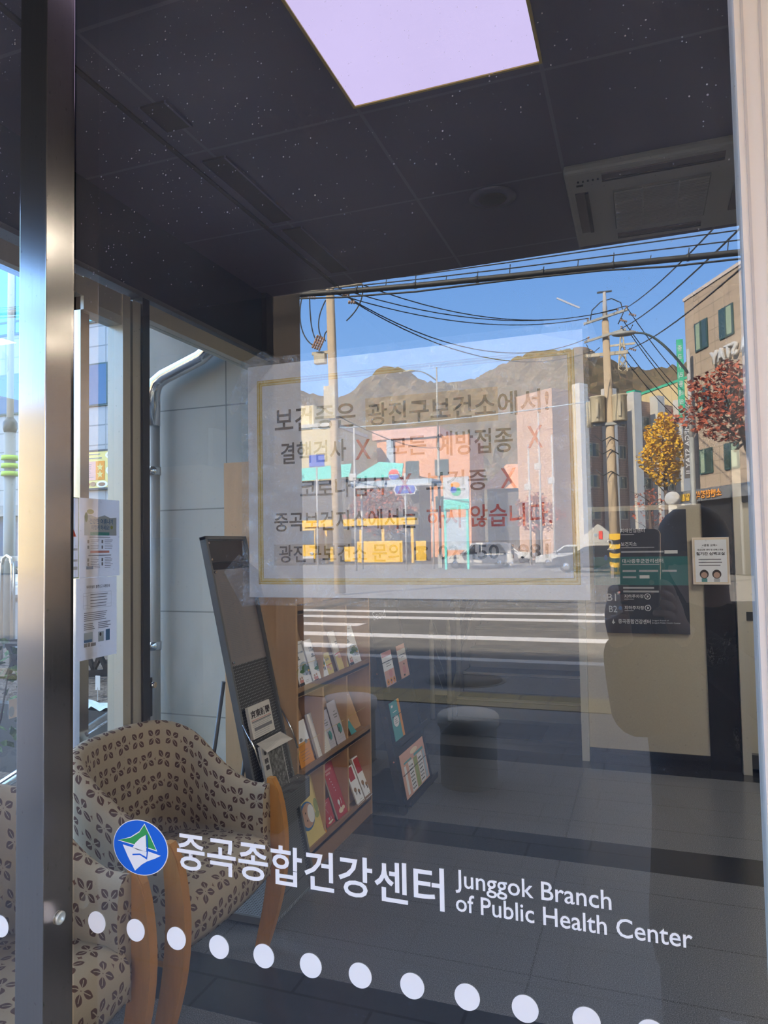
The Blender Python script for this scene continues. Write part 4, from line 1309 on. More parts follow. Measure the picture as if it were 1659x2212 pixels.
def art_b1(S_, w_, h_):
    S_.rects('top_print', 'ink_pink', [(0, h_ * .86, w_, h_)], .0006)
    S_.rects('lower_print', 'peach_paper', [(0, 0, w_, h_ * .45)], .0006)
    S_.ell('figure_print', 'orange_paper', [(w_ * .2, h_ * .12, w_ * .13, h_ * .09), (w_ * .52, h_ * .12, w_ * .13, h_ * .09), (w_ * .84, h_ * .12, w_ * .13, h_ * .09)], .0008)
    S_.ell('figure_print', 'ink', [(w_ * .52, h_ * .13, w_ * .05, h_ * .035), (w_ * .2, h_ * .12, w_ * .05, h_ * .03), (w_ * .84, h_ * .13, w_ * .05, h_ * .03)], .001)
    S_.ell('figure_print', 'ink_pink', [(w_ * .6, h_ * .34, w_ * .2, h_ * .12)], .0008)
    S_.rects('small_print', 'ink_grey', lines(w_ * .3, w_ * .8, h_ * .56, h_ * .70, 3, h_ * .02, 8), .0008)
def art_b2(S_, w_, h_):
    S_.rects('upper_print', 'paper_warm', [(0, h_ * .52, w_, h_ * .86)], .0006)
    S_.ell('figure_print', 'ink_pink', [(w_ * .5, h_ * .25, w_ * .2, h_ * .12)], .0008)
    S_.ell('figure_print', 'ink', [(w_ * .55, h_ * .42, w_ * .07, h_ * .03), (w_ * .4, h_ * .1, w_ * .1, h_ * .03)], .0008)
    S_.rects('small_print', 'ink_grey', lines(w_ * .35, w_ * .8, h_ * .62, h_ * .70, 2, h_ * .02, 8), .0008)
def art_b3(S_, w_, h_):
    S_.rects('edge_print', 'orange_paper', [(w_ * .78, 0, w_, h_)], .0006)
    S_.ell('circle_print', 'ink_white', [(w_ * .4, h_ * .48, w_ * .28, h_ * .15)], .0008)
    S_.rects('small_print', 'ink_grey', lines(w_ * .25, w_ * .6, h_ * .42, h_ * .52, 3, h_ * .015, 2), .001)
    S_.rects('title', 'ink_white', [(w_ * .12, h_ * .86, w_ * .3, h_ * .92), (w_ * .2, h_ * .72, w_ * .6, h_ * .74)], .0008)
def art_b4(S_, w_, h_):
    S_.rects('panel_print', 'ink_white', [(w_ * .08, h_ * .06, w_ * .16, h_ * .7), (w_ * .26, h_ * .03, w_ * .46, h_ * .72), (w_ * .64, h_ * .03, w_ * .84, h_ * .72)], .0006)
    S_.rects('panel_print', 'olive_print', [(w_ * .48, h_ * .02, w_ * .62, h_ * .72)], .0006)
    S_.rects('panel_print', 'bluegrey', [(w_ * .86, h_ * .04, w_ * .96, h_ * .72)], .0006)
    S_.rects('panel_print', 'teal_paper', [(w_ * .52, h_ * .74, w_ * .92, h_ * .80), (w_ * .1, h_ * .74, w_ * .4, h_ * .78)], .0008)
    S_.ell('picture_print', 'ink', [(w_ * (.30 + .05 * (i % 3) + (.38 if k else 0)), h_ * (.10 + .085 * (i // 3)), w_ * .018, h_ * .022) for k in (0, 1) for i in range(21)], .0008)
    S_.ell('title_print', 'hl', [(w_ * .55, h_ * .88, w_ * .15, h_ * .06)], .0008)
booklet('orange and white brochure, left of two in the upper pocket of the black rack', 3.225, .712, .17, .20, rt, rx(.712) + .02, 'paper', .003, 'brochures on the black rack', art=art_b1)
booklet('pale pink brochure, right of two in the upper pocket of the black rack', 3.50, .706, .16, .21, rt, rx(.706) + .02, 'peach_paper', .003, 'brochures on the black rack', art=art_b2)
booklet('teal brochure with an orange edge in the middle pocket of the black rack', 3.20, .405, .17, .22, rt, rx(.405) + .02, 'teal_paper', .003, 'brochures on the black rack', art=art_b3)
booklet('wide orange picture chart in the bottom pocket of the black rack', 3.205, .075, .46, .25, rt, rx(.075) + .02, 'peach_paper', .003, 'brochures on the black rack', art=art_b4)

# ================================================================== stairs, rail, mat
t = thing('staircase', 'pale staircase with dark treads rising behind the lobby', 'staircase', (-1.07, 5.58, 0))
for k in range(8):
    y = 5.56 + k * .27
    z = .178 * k
    MB().box(-1.62, -.478, y, y + .02, z, z + .15).build('riser', 'riser', t)
    MB().box(-1.62, -.478, y - .02, y + .285, z + .152, z + .178).build('tread', 'tread', t)
    MB().box(-1.62, -.478, y - .022, y - .004, z + .156, z + .180).build('nosing', 'cream_paint', t)
b = MB()
for x in (-1.66, -.478):
    b.prism([(x, 5.56, 0), (x, 7.9, 1.54), (x, 7.9, 1.84), (x, 5.50, .25)], (.030, 0, 0))
b.build('stringer', 'cream_paint', t)
t = thing('stair_rail', 'cream ladder-like stair railing with two posts and crossbars', 'stair rail', (-1.73, 5.4, 0))
for x in (-1.805, -1.648):
    b = MB(); b.cyl((x, 5.4, 0), (x, 5.4, .78), .022, n=12); b.cyl((x, 5.4, .78), (x, 5.4, .88), .022, .010, 12)
    b.build('post', 'cream_paint', t)
for z in (.70, .22): MB().box(-1.805, -1.648, 5.388, 5.412, z, z + .05).build('crossbar', 'cream_paint', t)
b = MB()
for z in (.30, .5, .12): b.tube([(-1.79, 5.42, z + .36), (-1.66, 5.42, z)], .004, 6)
b.build('brace_rod', 'pole_grey', t)
t = thing('stair_rail', 'cream upper stair railing post beside the first steps', 'stair rail', (-1.505, 5.45, 0))
MB().cyl((-1.64, 5.72, .178), (-1.64, 5.72, 1.15), .024, n=12).build('post', 'cream_paint', t)
MB().tube([(-1.64, 5.5, .98), (-1.64, 7.9, 2.54)], .022, 8).build('handrail', 'cream_paint', t)
b = MB()
for k in range(3): b.tube([(-1.64, 5.72, .5 + .2 * k), (-1.64, 7.9, 1.95 + .2 * k)], .007, 6)
b.build('brace_rod', 'pole_grey', t)
tag(MB().box(-1.60, -.79, 4.93, 5.40, .001, .012, bevel=.003).build('floor_mat', 'black_rubber'), 'black doormat at the foot of the stairs', 'mat')

# ================================================================== directory board and wall notice
t = thing('directory_board', 'dark floor directory with a teal band on the beige wall', 'directory board', (-.02, 4.555, 1.3))
S = Sheet((-.335, 4.546, .905), Xm, Zm, t)
S.slab('board', 'navy', 0, 0, .622, .86, .012)
S.rects('teal_band', 'teal_band', [(0, .335, .622, .535)], .0006)
for (bd_, x, z, wd_, h_) in (('2', .095, .585, .045, .075), ('1', .115, .385, .02, .095), ('B1', .085, .225, .06, .05), ('B2', .095, .145, .055, .045)):
    S.text('floor_number', bd_, 'ink_white', x, z, wd_, h_, .001)
for (bd_, x, z, wd_, h_) in (('치매안심센터', .190, .705, .16, .030), ('보건지소', .190, .61, .105, .030), ('대사증후군관리센터', .195, .49, .27, .030), ('지하주차장', .20, .245, .13, .026), ('지하주차장', .20, .165, .13, .026), ('중곡종합건강센터', .155, .066, .215, .032)):
    S.text('floor_label', bd_, 'ink_white', x, z, wd_, h_, .001, .015)
S.text('floor_label', 'Junggok Branch of', 'ink_white', .378, .085, .11, .012, .001)
S.text('floor_label', 'Junggok Public Health Center', 'ink_white', .378, .068, .185, .012, .001)
S.rects('small_print', 'ink_light', [(.19, .597, .41, .602), (.195, .478, .44, .483), (.195, .428, .285, .442), (.305, .428, .43, .442), (.455, .428, .55, .442), (.195, .385, .285, .398), (.195, .31, .40, .323), (.195, .285, .43, .298), (.20, .235, .265, .24), (.20, .155, .26, .16), (.19, .563, .47, .575), (.19, .690, .28, .694)], .001)
S.rects('white_patch', 'ink_white', [(.475, .555, .56, .578), (.307, .383, .372, .405)], .001)
S.ell('parking_mark', 'ink_white', [(.355, .257, .021, .021), (.355, .177, .021, .021)], .001)
S.ell('parking_mark', 'navy', [(.355, .257, .016, .016), (.355, .177, .016, .016)], .0014)
S.polys('parking_mark', 'ink_white', [[(.350, .248), (.350, .267), (.362, .262), (.362, .254)], [(.350, .168), (.350, .187), (.362, .182), (.362, .174)]], .0018)
S.ell('floor_mark', 'ink_red', [(.168, .285, .008, .008)], .001)
S.ell('floor_mark', 'ink_blue', [(.172, .175, .012, .014), (.085, .53, .012, .02)], .001)
S.polys('emblem_print', 'ink_white', [[(.112, .072), (.124, .098), (.127, .078), (.136, .076), (.122, .062)]], .001)

t = thing('wall_notice', 'white framed class notice with two cartoon heads beside the marble', 'notice', (.43, 4.54, 1.4))
S = Sheet((.325, 4.535, 1.255), Xm, Zm, t)
S.slab('frame', 'cream', -.008, -.008, .222, .312, .012)
S.rects('border', 'hl', [(0, 0, .214, .304)], .0006)
S.rects('paper', 'paper', [(.008, .008, .206, .296)], .001)
S.text('text_line', '<공동 교육>', 'ink', .055, .250, .095, .016, .0014, .02)
S.text('text_line', '응급상황 대비 및 심폐소생술', 'ink', .025, .222, .16, .011, .0014, .02)
S.text('text_line', '절기간 심폐교실', 'ink', .017, .190, .176, .022, .0014, .03)
S.rects('small_print', 'ink_grey', [(.03, .158, .17, .165), (.03, .138, .175, .145), (.03, .118, .165, .125)], .0014)
S.ell('face_print', 'hair', [(.062, .062, .028, .030), (.140, .062, .028, .030)], .0014)
S.ell('face_print', 'skin', [(.062, .056, .020, .020), (.140, .056, .020, .020)], .0018)
S.rects('body_print', 'ink_teal', [(.045, .010, .08, .034)], .0014)
S.rects('body_print', 'ink_light', [(.122, .010, .158, .034)], .0014)

# ================================================================== outside, seen through the side glass
t = thing('drain_pipe', 'galvanised drain pipe with an elbow on the grey stone wall', 'pipe', (-2.79, 2.79, 0))
MB().tube([(-2.33, 2.80, 3.0), (-2.34, 2.80, 2.80), (-2.37, 2.80, 2.735), (-2.44, 2.80, 2.69), (-2.70, 2.80, 2.60), (-2.76, 2.80, 2.565), (-2.785, 2.80, 2.50), (-2.785, 2.80, 2.3)], .046, 16).build('elbow', 'chrome', t)
MB().cyl((-2.785, 2.80, 0), (-2.785, 2.80, 2.42), .043, n=16).build('downpipe', 'pole_white', t)
for z in (2.0, .95): MB().cyl((-2.785, 2.80, z), (-2.785, 2.80, z + .05), .050, n=16).build('bracket', 'chrome', t)

t = thing('planter', 'dark stone planter bed filled with leaf litter beyond the side glass', 'planter', (-4.6, 4.4, 0))
MB().box(-7.0, -3.06, 3.02, 3.10, 0, .50).build('front_wall', 'planter', t)
MB().box(-7.0, -3.06, 3.10, 5.6, 0, .44).build('soil', 'mulch', t)
b = MB()
R = random.Random(3)
for i in range(420):
    x, y = R.uniform(-6.2, -3.1), R.uniform(3.12, 5.4)
    a = R.uniform(0, PI); l = R.uniform(.02, .05)
    d = Vector((math.cos(a) * l, math.sin(a) * l, R.uniform(-.01, .02))); e = Vector((-math.sin(a) * l * .4, math.cos(a) * l * .4, R.uniform(-.01, .015)))
    p = Vector((x, y, .452))
    b.poly([p - d, p - e, p + d, p + e])
tag(b.build('leaf_litter', 'mulch', t, fix=False), None, None, None, 'stuff')
b = MB()
def fo(i, j):
    u_, v_ = i / 16, j / 8
    x = -3.72 + .62 * u_
    y = 3.04 + (.02 + .42 * u_) * v_ + .03 * math.sin(9 * u_ + 2 * v_)
    z = .515 + .05 * math.sin(2.2 * v_ + 4 * u_) * v_ + .015 * math.sin(31 * u_ + 17 * v_)
    return Vector((x, y, z)), (u_, v_)
tag(b.grid(17, 9, fo).build('foam_sheet', 'foam'), 'torn pale blue foam sheet lying on the planter edge', 'foam sheet')
t = thing('plant_label', 'small blank white plant label stuck in the leaf litter', 'label', (-3.82, 3.5, .44))
MB().box(-3.842, -3.80, 3.498, 3.502, .52, .625).build('card', 'paper_warm', t)
MB().box(-3.823, -3.819, 3.498, 3.502, .43, .54).build('stake', 'paper_warm', t)
t = thing('lattice_fence', 'low black lattice fence along the planter bed', 'fence', (-4.5, 4.2, .4))
FA, FB = Vector((-5.3, 4.02, .42)), Vector((-4.0, 4.35, .48))
fd = (FB - FA).normalized()
MB().prism([FA, FA + Zm * .06, FB + Zm * .06, FB], Vector((.03, .05, 0))).build('rail', 'black_metal', t)
MB().prism([FA + Zm * .30, FA + Zm * .36, FB + Zm * .36, FB + Zm * .30], Vector((.03, .05, 0))).build('rail', 'black_metal', t)
b = MB()
for i in range(12):
    p = FA + (FB - FA) * (i / 12)
    for s in (0, 1):
        a0, a1 = (p + Zm * .05, p + fd * .13 + Zm * .31) if s else (p + fd * .13 + Zm * .05, p + Zm * .31)
        b.prism([a0, a0 + fd * .035, a1 + fd * .035, a1], Vector((.01, .02, 0)))
b.build('lattice', 'black_metal', t)
t = thing('bed_wall', 'dark low stone bed with a bush left of the steel post', 'planter', (-3.4, 1.7, 0))
MB().box(-4.6, -2.75, 1.25, 2.25, 0, .34).build('wall', 'planter', t)
MB().box(-4.55, -2.8, 1.3, 2.2, .33, .36).build('soil', 'mulch', t)
def plant(name, label, c, n, rx_, ry_, rz_, leaf, lm, stem=True, cat='shrub', seed=1, group=None, flat=.5):
    tt = thing(name, label, cat, (c[0], c[1], c[2]), group)
    R = random.Random(seed)
    b = MB()
    for i in range(n):
        while True:
            q = Vector((R.uniform(-1, 1), R.uniform(-1, 1), R.uniform(-1, 1)))
            if .25 < q.length < 1: break
        p = Vector((c[0] + q.x * rx_, c[1] + q.y * ry_, c[2] + rz_ * 1.15 + q.z * rz_))
        d = Vector((R.gauss(0, 1), R.gauss(0, 1), R.gauss(0, .6))).normalized() * leaf * R.uniform(.6, 1.3)
        e = d.cross(Vector((R.gauss(0, 1), R.gauss(0, 1), R.gauss(0, 1)))).normalized() * leaf * flat
        b.poly([p - d, p + e, p + d, p - e])
    f = b.build('foliage', lm, tt, fix=False)
    if stem:
        b = MB()
        for i in range(9):
            a = R.uniform(0, 2 * PI)
            tip = Vector((c[0] + rx_ * .7 * math.cos(a), c[1] + ry_ * .7 * math.sin(a), c[2] + rz_ * R.uniform(1.1, 2.0)))
            b.tube([(c[0], c[1], c[2]), Vector((c[0], c[1], c[2])) * .5 + tip * .5 + Vector((R.uniform(-.05, .05), 0, .05)), tip], [.008, .006, .003], 5)
        b.build('stem', 'bark', tt)
    return tt
plant('shrub', 'straggly green shrub in the dark bed left of the steel post', (-3.2, 1.98, .36), 150, .22, .20, .38, .035, 'leaf_green', seed=5)
t = thing('hand_rail', 'bright stainless handrail sloping up outside the side glass', 'handrail', (-2.35, 1.8, 0))
MB().tube([(-2.35, 1.25, .634), (-2.35, 2.0, .802)], .021, 12).build('rail', 'chrome', t)
for y, z in ((1.35, .65), (1.97, .79)): MB().cyl((-2.35, y, 0), (-2.35, y, z), .014, n=10).build('post', 'chrome', t)
t = thing('bicycle_stand', 'tall stainless hoop stand beyond the side glass', 'bicycle stand', (-5.92, 4.6, .44))
MB().tube([(-5.985, 4.6, .44), (-5.985, 4.6, 1.42), (-5.965, 4.6, 1.49), (-5.92, 4.6, 1.515), (-5.875, 4.6, 1.49), (-5.855, 4.6, 1.42), (-5.855, 4.6, .44)], .018, 10).build('hoop', 'chrome', t)
MB().box(-6.4, -5.4, 4.63, 4.67, 1.46, 1.51).build('crossbar', 'pole_white', t)
t = thing('street_lamp', 'pale street lamp pole with yellow-green bands left of the steel post', 'street lamp', (-7.42, 6.0, 0))
MB().cyl((-7.42, 6, 0), (-7.42, 6, 3.1), .075, .065, 14).build('lower_pole', 'pole_grey', t)
MB().cyl((-7.42, 6, 3.1), (-7.42, 6, 7.2), .042, .036, 14).build('upper_pole', 'pillar_white', t)
for z in (2.50, 2.60, 2.70): MB().cyl((-7.42, 6, z), (-7.42, 6, z + .055), .10, n=16).build('band', mat('lime_band', (.40, .62, .06), .5, 0, .05) if z == 2.50 else bpy.data.materials['lime_band'], t)
MB().lathe((-7.42, 6, 3.05), [(.07, 0), (.085, .05), (.085, .12), (.05, .18)], 14).build('collar', 'dark_frame', t)
MB().prism([(-7.40, 6, 7.1), (-7.40, 6, 7.2), (-6.2, 6, 7.5), (-6.2, 6, 7.42)], (0, .08, 0)).build('arm', 'pole_grey', t)
MB().box(-6.3, -5.7, 5.92, 6.12, 7.40, 7.50, bevel=.03).build('lamp_head', 'pole_grey', t)

t = thing('office_building', 'white tiled building with teal and blue window bands behind the side glass', 'building', (-22, 20, 0))
MB().box(-40, -9, 20, 32, 0, 24).build('walls', 'white_tile', t)
for (x0, x1, z0, z1, m, nb) in ((-26, -14, 9.96, 13.5, 'teal_glass', 4), (-30, -12, 6.86, 8.32, 'blue_glass', 6), (-26, -14, 15, 17.5, 'teal_glass', 4), (-30, -20, 1.0, 3.2, 'blue_glass', 5)):
    wf = MB().box(x0 - .06, x1 + .06, 19.93, 20.05, z0 - .06, z1 + .06).build('window', 'window_frame', t)
    MB().box(x0, x1, 19.91, 19.94, z0, z1).build('pane', m, wf)
    b = MB()
    for i in range(nb + 1):
        x = x0 + (x1 - x0) * i / nb + (.57 if z0 == 9.96 else 0)
        b.box(x - .05, x + .05, 19.885, 19.93, z0, z1)
    if m == 'teal_glass': b.box(x0, x1, 19.89, 19.93, z0 + .40, z0 + .48)
    b.build('glazing_bar', 'window_frame', wf)
b = MB(); b.box(-30, -12, 19.6, 20, 2.9, 3.3); b.build('ledge', 'grey_frame', t)
t = thing('banner', 'pale yellow food banner with an orange block on the white tiled building', 'banner', (-18.5, 19.9, 3.77))
S = Sheet((-19.7, 19.86, 3.77), Xm, Zm, t)
S.slab('cloth', 'yellow_paper', 0, 0, 2.4, 1.39, .02)
S.rects('edge', 'dark_frame', [(0, 1.35, 2.4, 1.42), (0, -.03, 2.4, .04)], .01)
S.rects('block', 'peach_paper', [(.45, .32, 1.62, 1.0)], .01)
S.rects('block', 'orange_paper', [(1.22, .32, 1.62, 1.0)], .012)
def star5(x, y, r): return [(x + r * (1 if k % 2 == 0 else .45) * math.sin(k * PI / 5), y + r * (1 if k % 2 == 0 else .45) * math.cos(k * PI / 5)) for k in range(10)]
S.polys('star', 'yellow_paper', [star5(1.42, .78, .15), star5(1.42, .52, .15)], .02)
S.ell('dish', 'paper', [(1.9, 1.2, .25, .13), (1.95, .65, .28, .17), (.3, .18, .25, .12), (1.5, .16, .25, .12), (2.1, .2, .2, .12)], .012)
S.ell('food', 'red_paper', [(1.95, .65, .2, .11), (1.9, 1.2, .16, .08), (.75, .17, .2, .1)], .018)
S.ell('food', 'maple_dark', [(.3, .18, .16, .07), (1.5, .16, .16, .07), (2.1, .2, .12, .07), (1.1, .18, .13, .08)], .02)
S.rects('small_print', 'ink_grey', [(.75, 1.24, 1.4, 1.27), (.9, 1.1, 1.5, 1.13)] + lines(.55, 1.15, .42, .88, 7, .02, 5), .014)

# ================================================================== cars
def car(name, label, loc, rz, paint, L=4.5, H=1.5, W=1.78, suv=False, group='cars across the street'):
    """local x is the car's length, nose at -x; the near side faces +y"""
    t = thing(name, label, 'car', loc, group, rz=rz)
    h = H
    k = L / 4.5
    lo = [(-2.22, .32), (-2.25, .55), (-2.15, .74), (-1.85, .84), (-1.05, .93), (1.9 if suv else 1.55, .95), (2.18, .90), (2.25, .60), (2.2, .32)]
    MB().prism([(x * k, -W / 2, z) for x, z in lo], (0, W, 0), .05).build('body', paint, t)
    cab = [(-1.10, .90), (-.42, h - .06), (-.1, h), (1.05 if not suv else 1.5, h), (1.35 if not suv else 1.85, h - .10), (1.85 if not suv else 2.10, .92)]
    MB().prism([(x * k, -W / 2 + .10, z) for x, z in cab], (0, W - .2, 0), .06).build('cabin', paint, t)
    wn_ = [(-.88, .95), (-.36, h - .12), (1.0 if not suv else 1.45, h - .10), (1.42 if not suv else 1.82, .97)]
    for y in (W / 2 - .105, -W / 2 + .095): MB().prism([(x * k, y, z) for x, z in wn_], (0, .012, 0)).build('side_window', 'car_glass', t)
    MB().prism([(-1.10 * k, -W / 2 + .2, .93), (-1.10 * k, W / 2 - .2, .93), (-.45 * k, W / 2 - .25, h - .08), (-.45 * k, -W / 2 + .25, h - .08)], (-.03, 0, .02)).build('windscreen', 'car_glass', t)
    b = MB()
    for x in (.25, ): b.box(x * k - .03, x * k + .03, W / 2 - .10, W / 2 - .085, .95, h - .08)
    b.build('pillar', paint, t)
    for x in (-1.42, 1.38):
        for y in (W / 2 - .2, -W / 2 + .0):
            wl = MB().lathe((x * k, y, .33), [(.2, 0), (.33, .02), (.33, .18), (.2, .2)], 24, (0, 1, 0)).build('wheel', 'black_rubber', t)
            MB().lathe((x * k, y + .19, .33), [(.20, 0), (.20, .015), (.04, .02)], 12, (0, 1, 0)).build('hub', 'chrome', wl)
    MB().box(-2.24 * k, -2.10 * k, W / 2 - .55, W / 2 - .1, .62, .74, bevel=.02).build('headlamp', 'ink_white', t)
    MB().box(-.98 * k, -.82 * k, W / 2 - .04, W / 2 + .14, .95, 1.07, bevel=.02).build('door_mirror', paint, t)
    MB().box(.3 * k, .48 * k, W / 2 - .01, W / 2 + .02, .78, .81).build('door_handle', 'chrome', t)
    MB().box(2.12 * k, 2.23 * k, W / 2 - .4, W / 2 - .06, .68, .82, bevel=.02).build('tail_lamp', 'red_paper', t)
    return t

# ================================================================== the street in front of the building (seen mirrored in the pane)
def V3(x, v, z): return Vector((x, -v, z))
car('car', 'white car parked before the white tiled building', (-20.6, 16.8, -.1), PI, 'car_white', group='cars beyond the side glass')

tact = struct(MB().box(-30, 40, -6.6, -6.0, -.02, .006).build('trim_5', 'tactile'), 'yellow tactile paving strip along the pavement')
for k, (v, x0, x1) in enumerate(((9.85, -9.5, -4.45), (11.25, -9.5, -.10), (12.75, -9.5, -5.4), (14.25, -9.5, 3.0), (15.6, -9.5, 2.0))):
    tag(MB().box(x0, x1, -v - .23, -v + .23, -.052, -.044).build('crosswalk_stripe', 'road_white'), ['white crossing stripe nearest the pavement', 'second white crossing stripe from the pavement', 'third white crossing stripe from the pavement',
        'fourth white crossing stripe from the pavement', 'white crossing stripe farthest from the pavement'][k], 'road marking', 'zebra crossing stripes')
for k, (x, v) in enumerate(((-2.05, 4.08), (-1.11, 3.83))):
    t = thing('bollard', ['pale round stone bollard mirrored over the beech shelf', 'pale round stone bollard mirrored over the stair mat'][k], 'bollard', (x, -v, 0), 'stone bollards on the pavement')
    MB().lathe((x, -v, 0), [(.185, 0), (.185, .36), (.20, .375), (.20, .435), (.185, .45), (.01, .452)], 40).build('body', 'bollard', t)
t = thing('manhole_cover', 'dark round manhole cover in the pavement', 'manhole cover', (-1.95, -7.2, 0))
MB().lathe((-1.95, -7.25, .0), [(.42, .0), (.42, .008), (.01, .009)], 40).build('cover', 'black_rubber', t)
MB().lathe((-1.95, -7.25, .0), [(.46, .0), (.46, .004), (.43, .005)], 40).build('frame', 'planter', t)

# overhead cables near the building
def catenary(a, b_, sag, n=18): return [a + (b_ - a) * (i / n) - Zm * (sag * 4 * (i / n) * (1 - i / n)) for i in range(n + 1)]
t = thing('cable_bundle', 'thick black cable bundle strung across the street', 'cable', (-3, -11, 5.9))
main = [V3(x, 11, z) for x, z in ((-22, 7.6), (-15, 6.95), (-10, 6.52), (-6.4, 6.28), (-5, 6.17), (-3.57, 6.085), (-1.95, 6.01), (-.47, 5.955), (.56, 5.91), (1.53, 5.867), (4, 5.75), (9, 5.6), (16, 5.9))]
MB().tube(main, .052, 8).build('cable', 'wire', t)
MB().tube([p + Zm * (-.10 - .03 * math.sin(i * 1.7)) + Ym * .04 for i, p in enumerate(main)], .016, 6).build('loose_cable', 'wire', t)
b = MB()
for i in range(22):
    x = -8 + i * .55
    k = next(j for j in range(len(main) - 1) if main[j].x <= x <= main[j + 1].x)
    f = (x - main[k].x) / (main[k + 1].x - main[k].x)
    p = main[k] + (main[k + 1] - main[k]) * f
    b.tube([p, p + Zm * (.10 + .05 * (i % 3)) + Xm * .02], .008, 5)
    if i % 2 == 0: b.cyl(p - Xm * .02, p + Xm * .02, .062, n=8)
b.build('hanger', 'wire', t)
for k, (dz0, dz1, lab) in enumerate(((.05, .20, 'thin wire just above the thick cable bundle'), (.08, .36, 'second thin wire above the thick cable bundle'), (.12, .48, 'uppermost thin wire above the thick cable bundle'))):
    pts = [p + Zm * (dz0 + (dz1 - dz0) * max(0, (p.x + 7)) / 9) for p in main]
    tag(MB().tube(pts, .011, 5).build('wire', 'wire'), lab, 'wire', 'thin wires over the cable bundle')

# utility poles
def insulator(b, p, d, n=3, r=.07):
    for i in range(n): b.lathe(p + d * (.09 * i), [(r * .35, 0), (r, .02), (r * .9, .05), (r * .35, .07)], 10, d)
t = thing('utility_pole', 'concrete utility pole with a cut-out cluster on the left of the mirrored street', 'utility pole', (-9.55, -21, 0))
MB().cyl(V3(-9.45, 21, 0), V3(-9.70, 21, 12.0), .19, .13, 16).build('pole', 'concrete', t)
MB().box(-10.9, -8.5, -21.05, -20.95, 10.25, 10.35).build('crossarm', 'can', t)
MB().box(-10.35, -9.5, -21.05, -20.95, 8.05, 8.14).build('crossarm', 'can', t)
b = MB()
for x in (-10.7, -10.2, -9.2, -8.7): insulator(b, V3(x, 21, 10.35), Zm, 3)
for x, z in ((-10.75, 10.12), (-10.45, 10.05), (-9.2, 10.0), (-9.0, 9.7)): insulator(b, V3(x, 21, z), Vector((.95, 0, -.15)).normalized(), 3, .06)
b.build('insulator', 'insul', t)
b = MB()
for i in range(5): insulator(b, V3(-9.88 - .02 * i, 21 - .05 * i, 8.55 - .10 * i), Vector((-.75, 0, .35)).normalized(), 4, .055)
b.build('cut_out', 'insul', t)
MB().box(-10.25, -9.85, -21.12, -20.88, 7.72, 8.05, bevel=.02).build('switch_box', 'can', t)
b = MB()
for (p0, p1, p2, p3) in (((-10.75, 10.1), (-10.95, 9.3), (-10.75, 8.6), (-10.25, 8.35)), ((-10.45, 10.05), (-10.45, 9.3), (-10.4, 8.75), (-10.15, 8.45)), ((-9.85, 9.9), (-10.3, 9.2), (-10.1, 8.7), (-9.95, 8.55)), ((-9.65, 8.9), (-9.95, 8.85), (-9.95, 8.6), (-9.88, 8.5)), ((-8.5, 10.2), (-8.45, 9.7), (-8.75, 9.35), (-9.1, 9.1))):
    P_ = [V3(*q[:1], 21.05, q[1]) for q in (p0, p1, p2, p3)]
    pts = []
    for i in range(13):
        s = i / 12
        pts.append(P_[0] * (1 - s) ** 3 + P_[1] * 3 * s * (1 - s) ** 2 + P_[2] * 3 * s * s * (1 - s) + P_[3] * s ** 3)
    b.tube(pts, .022, 5)
b.build('jumper_cable', 'wire', t)
MB().box(-9.85, -9.45, -20.85, -20.78, 5.8, 6.9).build('notice_plate', 'can', t)

t = thing('utility_pole', 'concrete utility pole with two transformers in front of the brown brick block', 'utility pole', (-1.3, -34, 0))
MB().cyl(V3(-1.18, 34, 0), V3(-1.32, 34, 11.9), .26, .155, 16).build('pole', 'concrete', t)
MB().cyl(V3(-1.32, 34, 11.9), V3(-1.32, 34, 13.3), .13, .07, 12).build('tip', 'pole_white', t)
MB().box(-1.65, -.98, -34.05, -33.95, 13.28, 13.34).build('cap_bar', 'dark_frame', t)
MB().prism([V3(-2.3, 34.1, 11.85), V3(-2.3, 34.1, 11.95), V3(-.30, 33.6, 12.25), V3(-.30, 33.6, 12.15)], (0, .12, 0)).build('crossarm', 'pole_grey', t)
MB().box(-2.3, -.35, -34.06, -33.94, 10.27, 10.42).build('crossarm', 'can', t)
MB().prism([V3(-2.3, 34, 10.95), V3(-2.3, 34, 11.05), V3(-.4, 33.6, 11.35), V3(-.4, 33.6, 11.25)], (0, .10, 0)).build('crossarm', 'pole_grey', t)
b = MB()
for p in (V3(-2.1, 34, 12.0), V3(-.75, 33.8, 12.2), V3(-.35, 33.6, 12.25), V3(-2.0, 34, 10.45), V3(-.5, 34, 10.45), V3(-2.1, 34, 11.1), V3(-.6, 33.7, 11.35)): insulator(b, p, Zm, 2, .06)
for p in (V3(-.25, 33.6, 12.0), V3(-.65, 33.7, 11.8), V3(-.2, 33.6, 11.2), V3(-.3, 34, 10.5)): insulator(b, p, Vector((.85, .2, -.4)).normalized(), 4, .06)
b.build('insulator', 'insul', t)
b = MB()
b.tube([V3(-2.0, 34, 12.0), V3(-1.9, 34, 12.5), V3(-1.5, 34, 12.85), V3(-1.0, 34, 12.95), V3(-.6, 34, 12.7), V3(-.5, 34, 12.2), V3(-.75, 34, 11.7)], .025, 6)
b.tube([V3(-2.2, 34, 10.9), V3(-2.0, 34, 10.4), V3(-1.6, 34, 10.7)], .02, 5); b.tube([V3(-.7, 34, 11.4), V3(-.3, 34, 11.2), V3(-.1, 34, 11.6)], .02, 5)
b.build('jumper_cable', 'wire', t)
for x in (-1.78, -.80):
    c = MB().lathe(V3(x, 33.8, 7.1), [(.30, 0), (.33, .04), (.33, 1.15), (.36, 1.17), (.36, 1.22), (.02, 1.26)], 20).build('transformer', 'can', t)
    MB().box(x - .06, x + .06, -33.46, -33.40, 7.3, 8.0).build('cooling_fin', 'can', c)
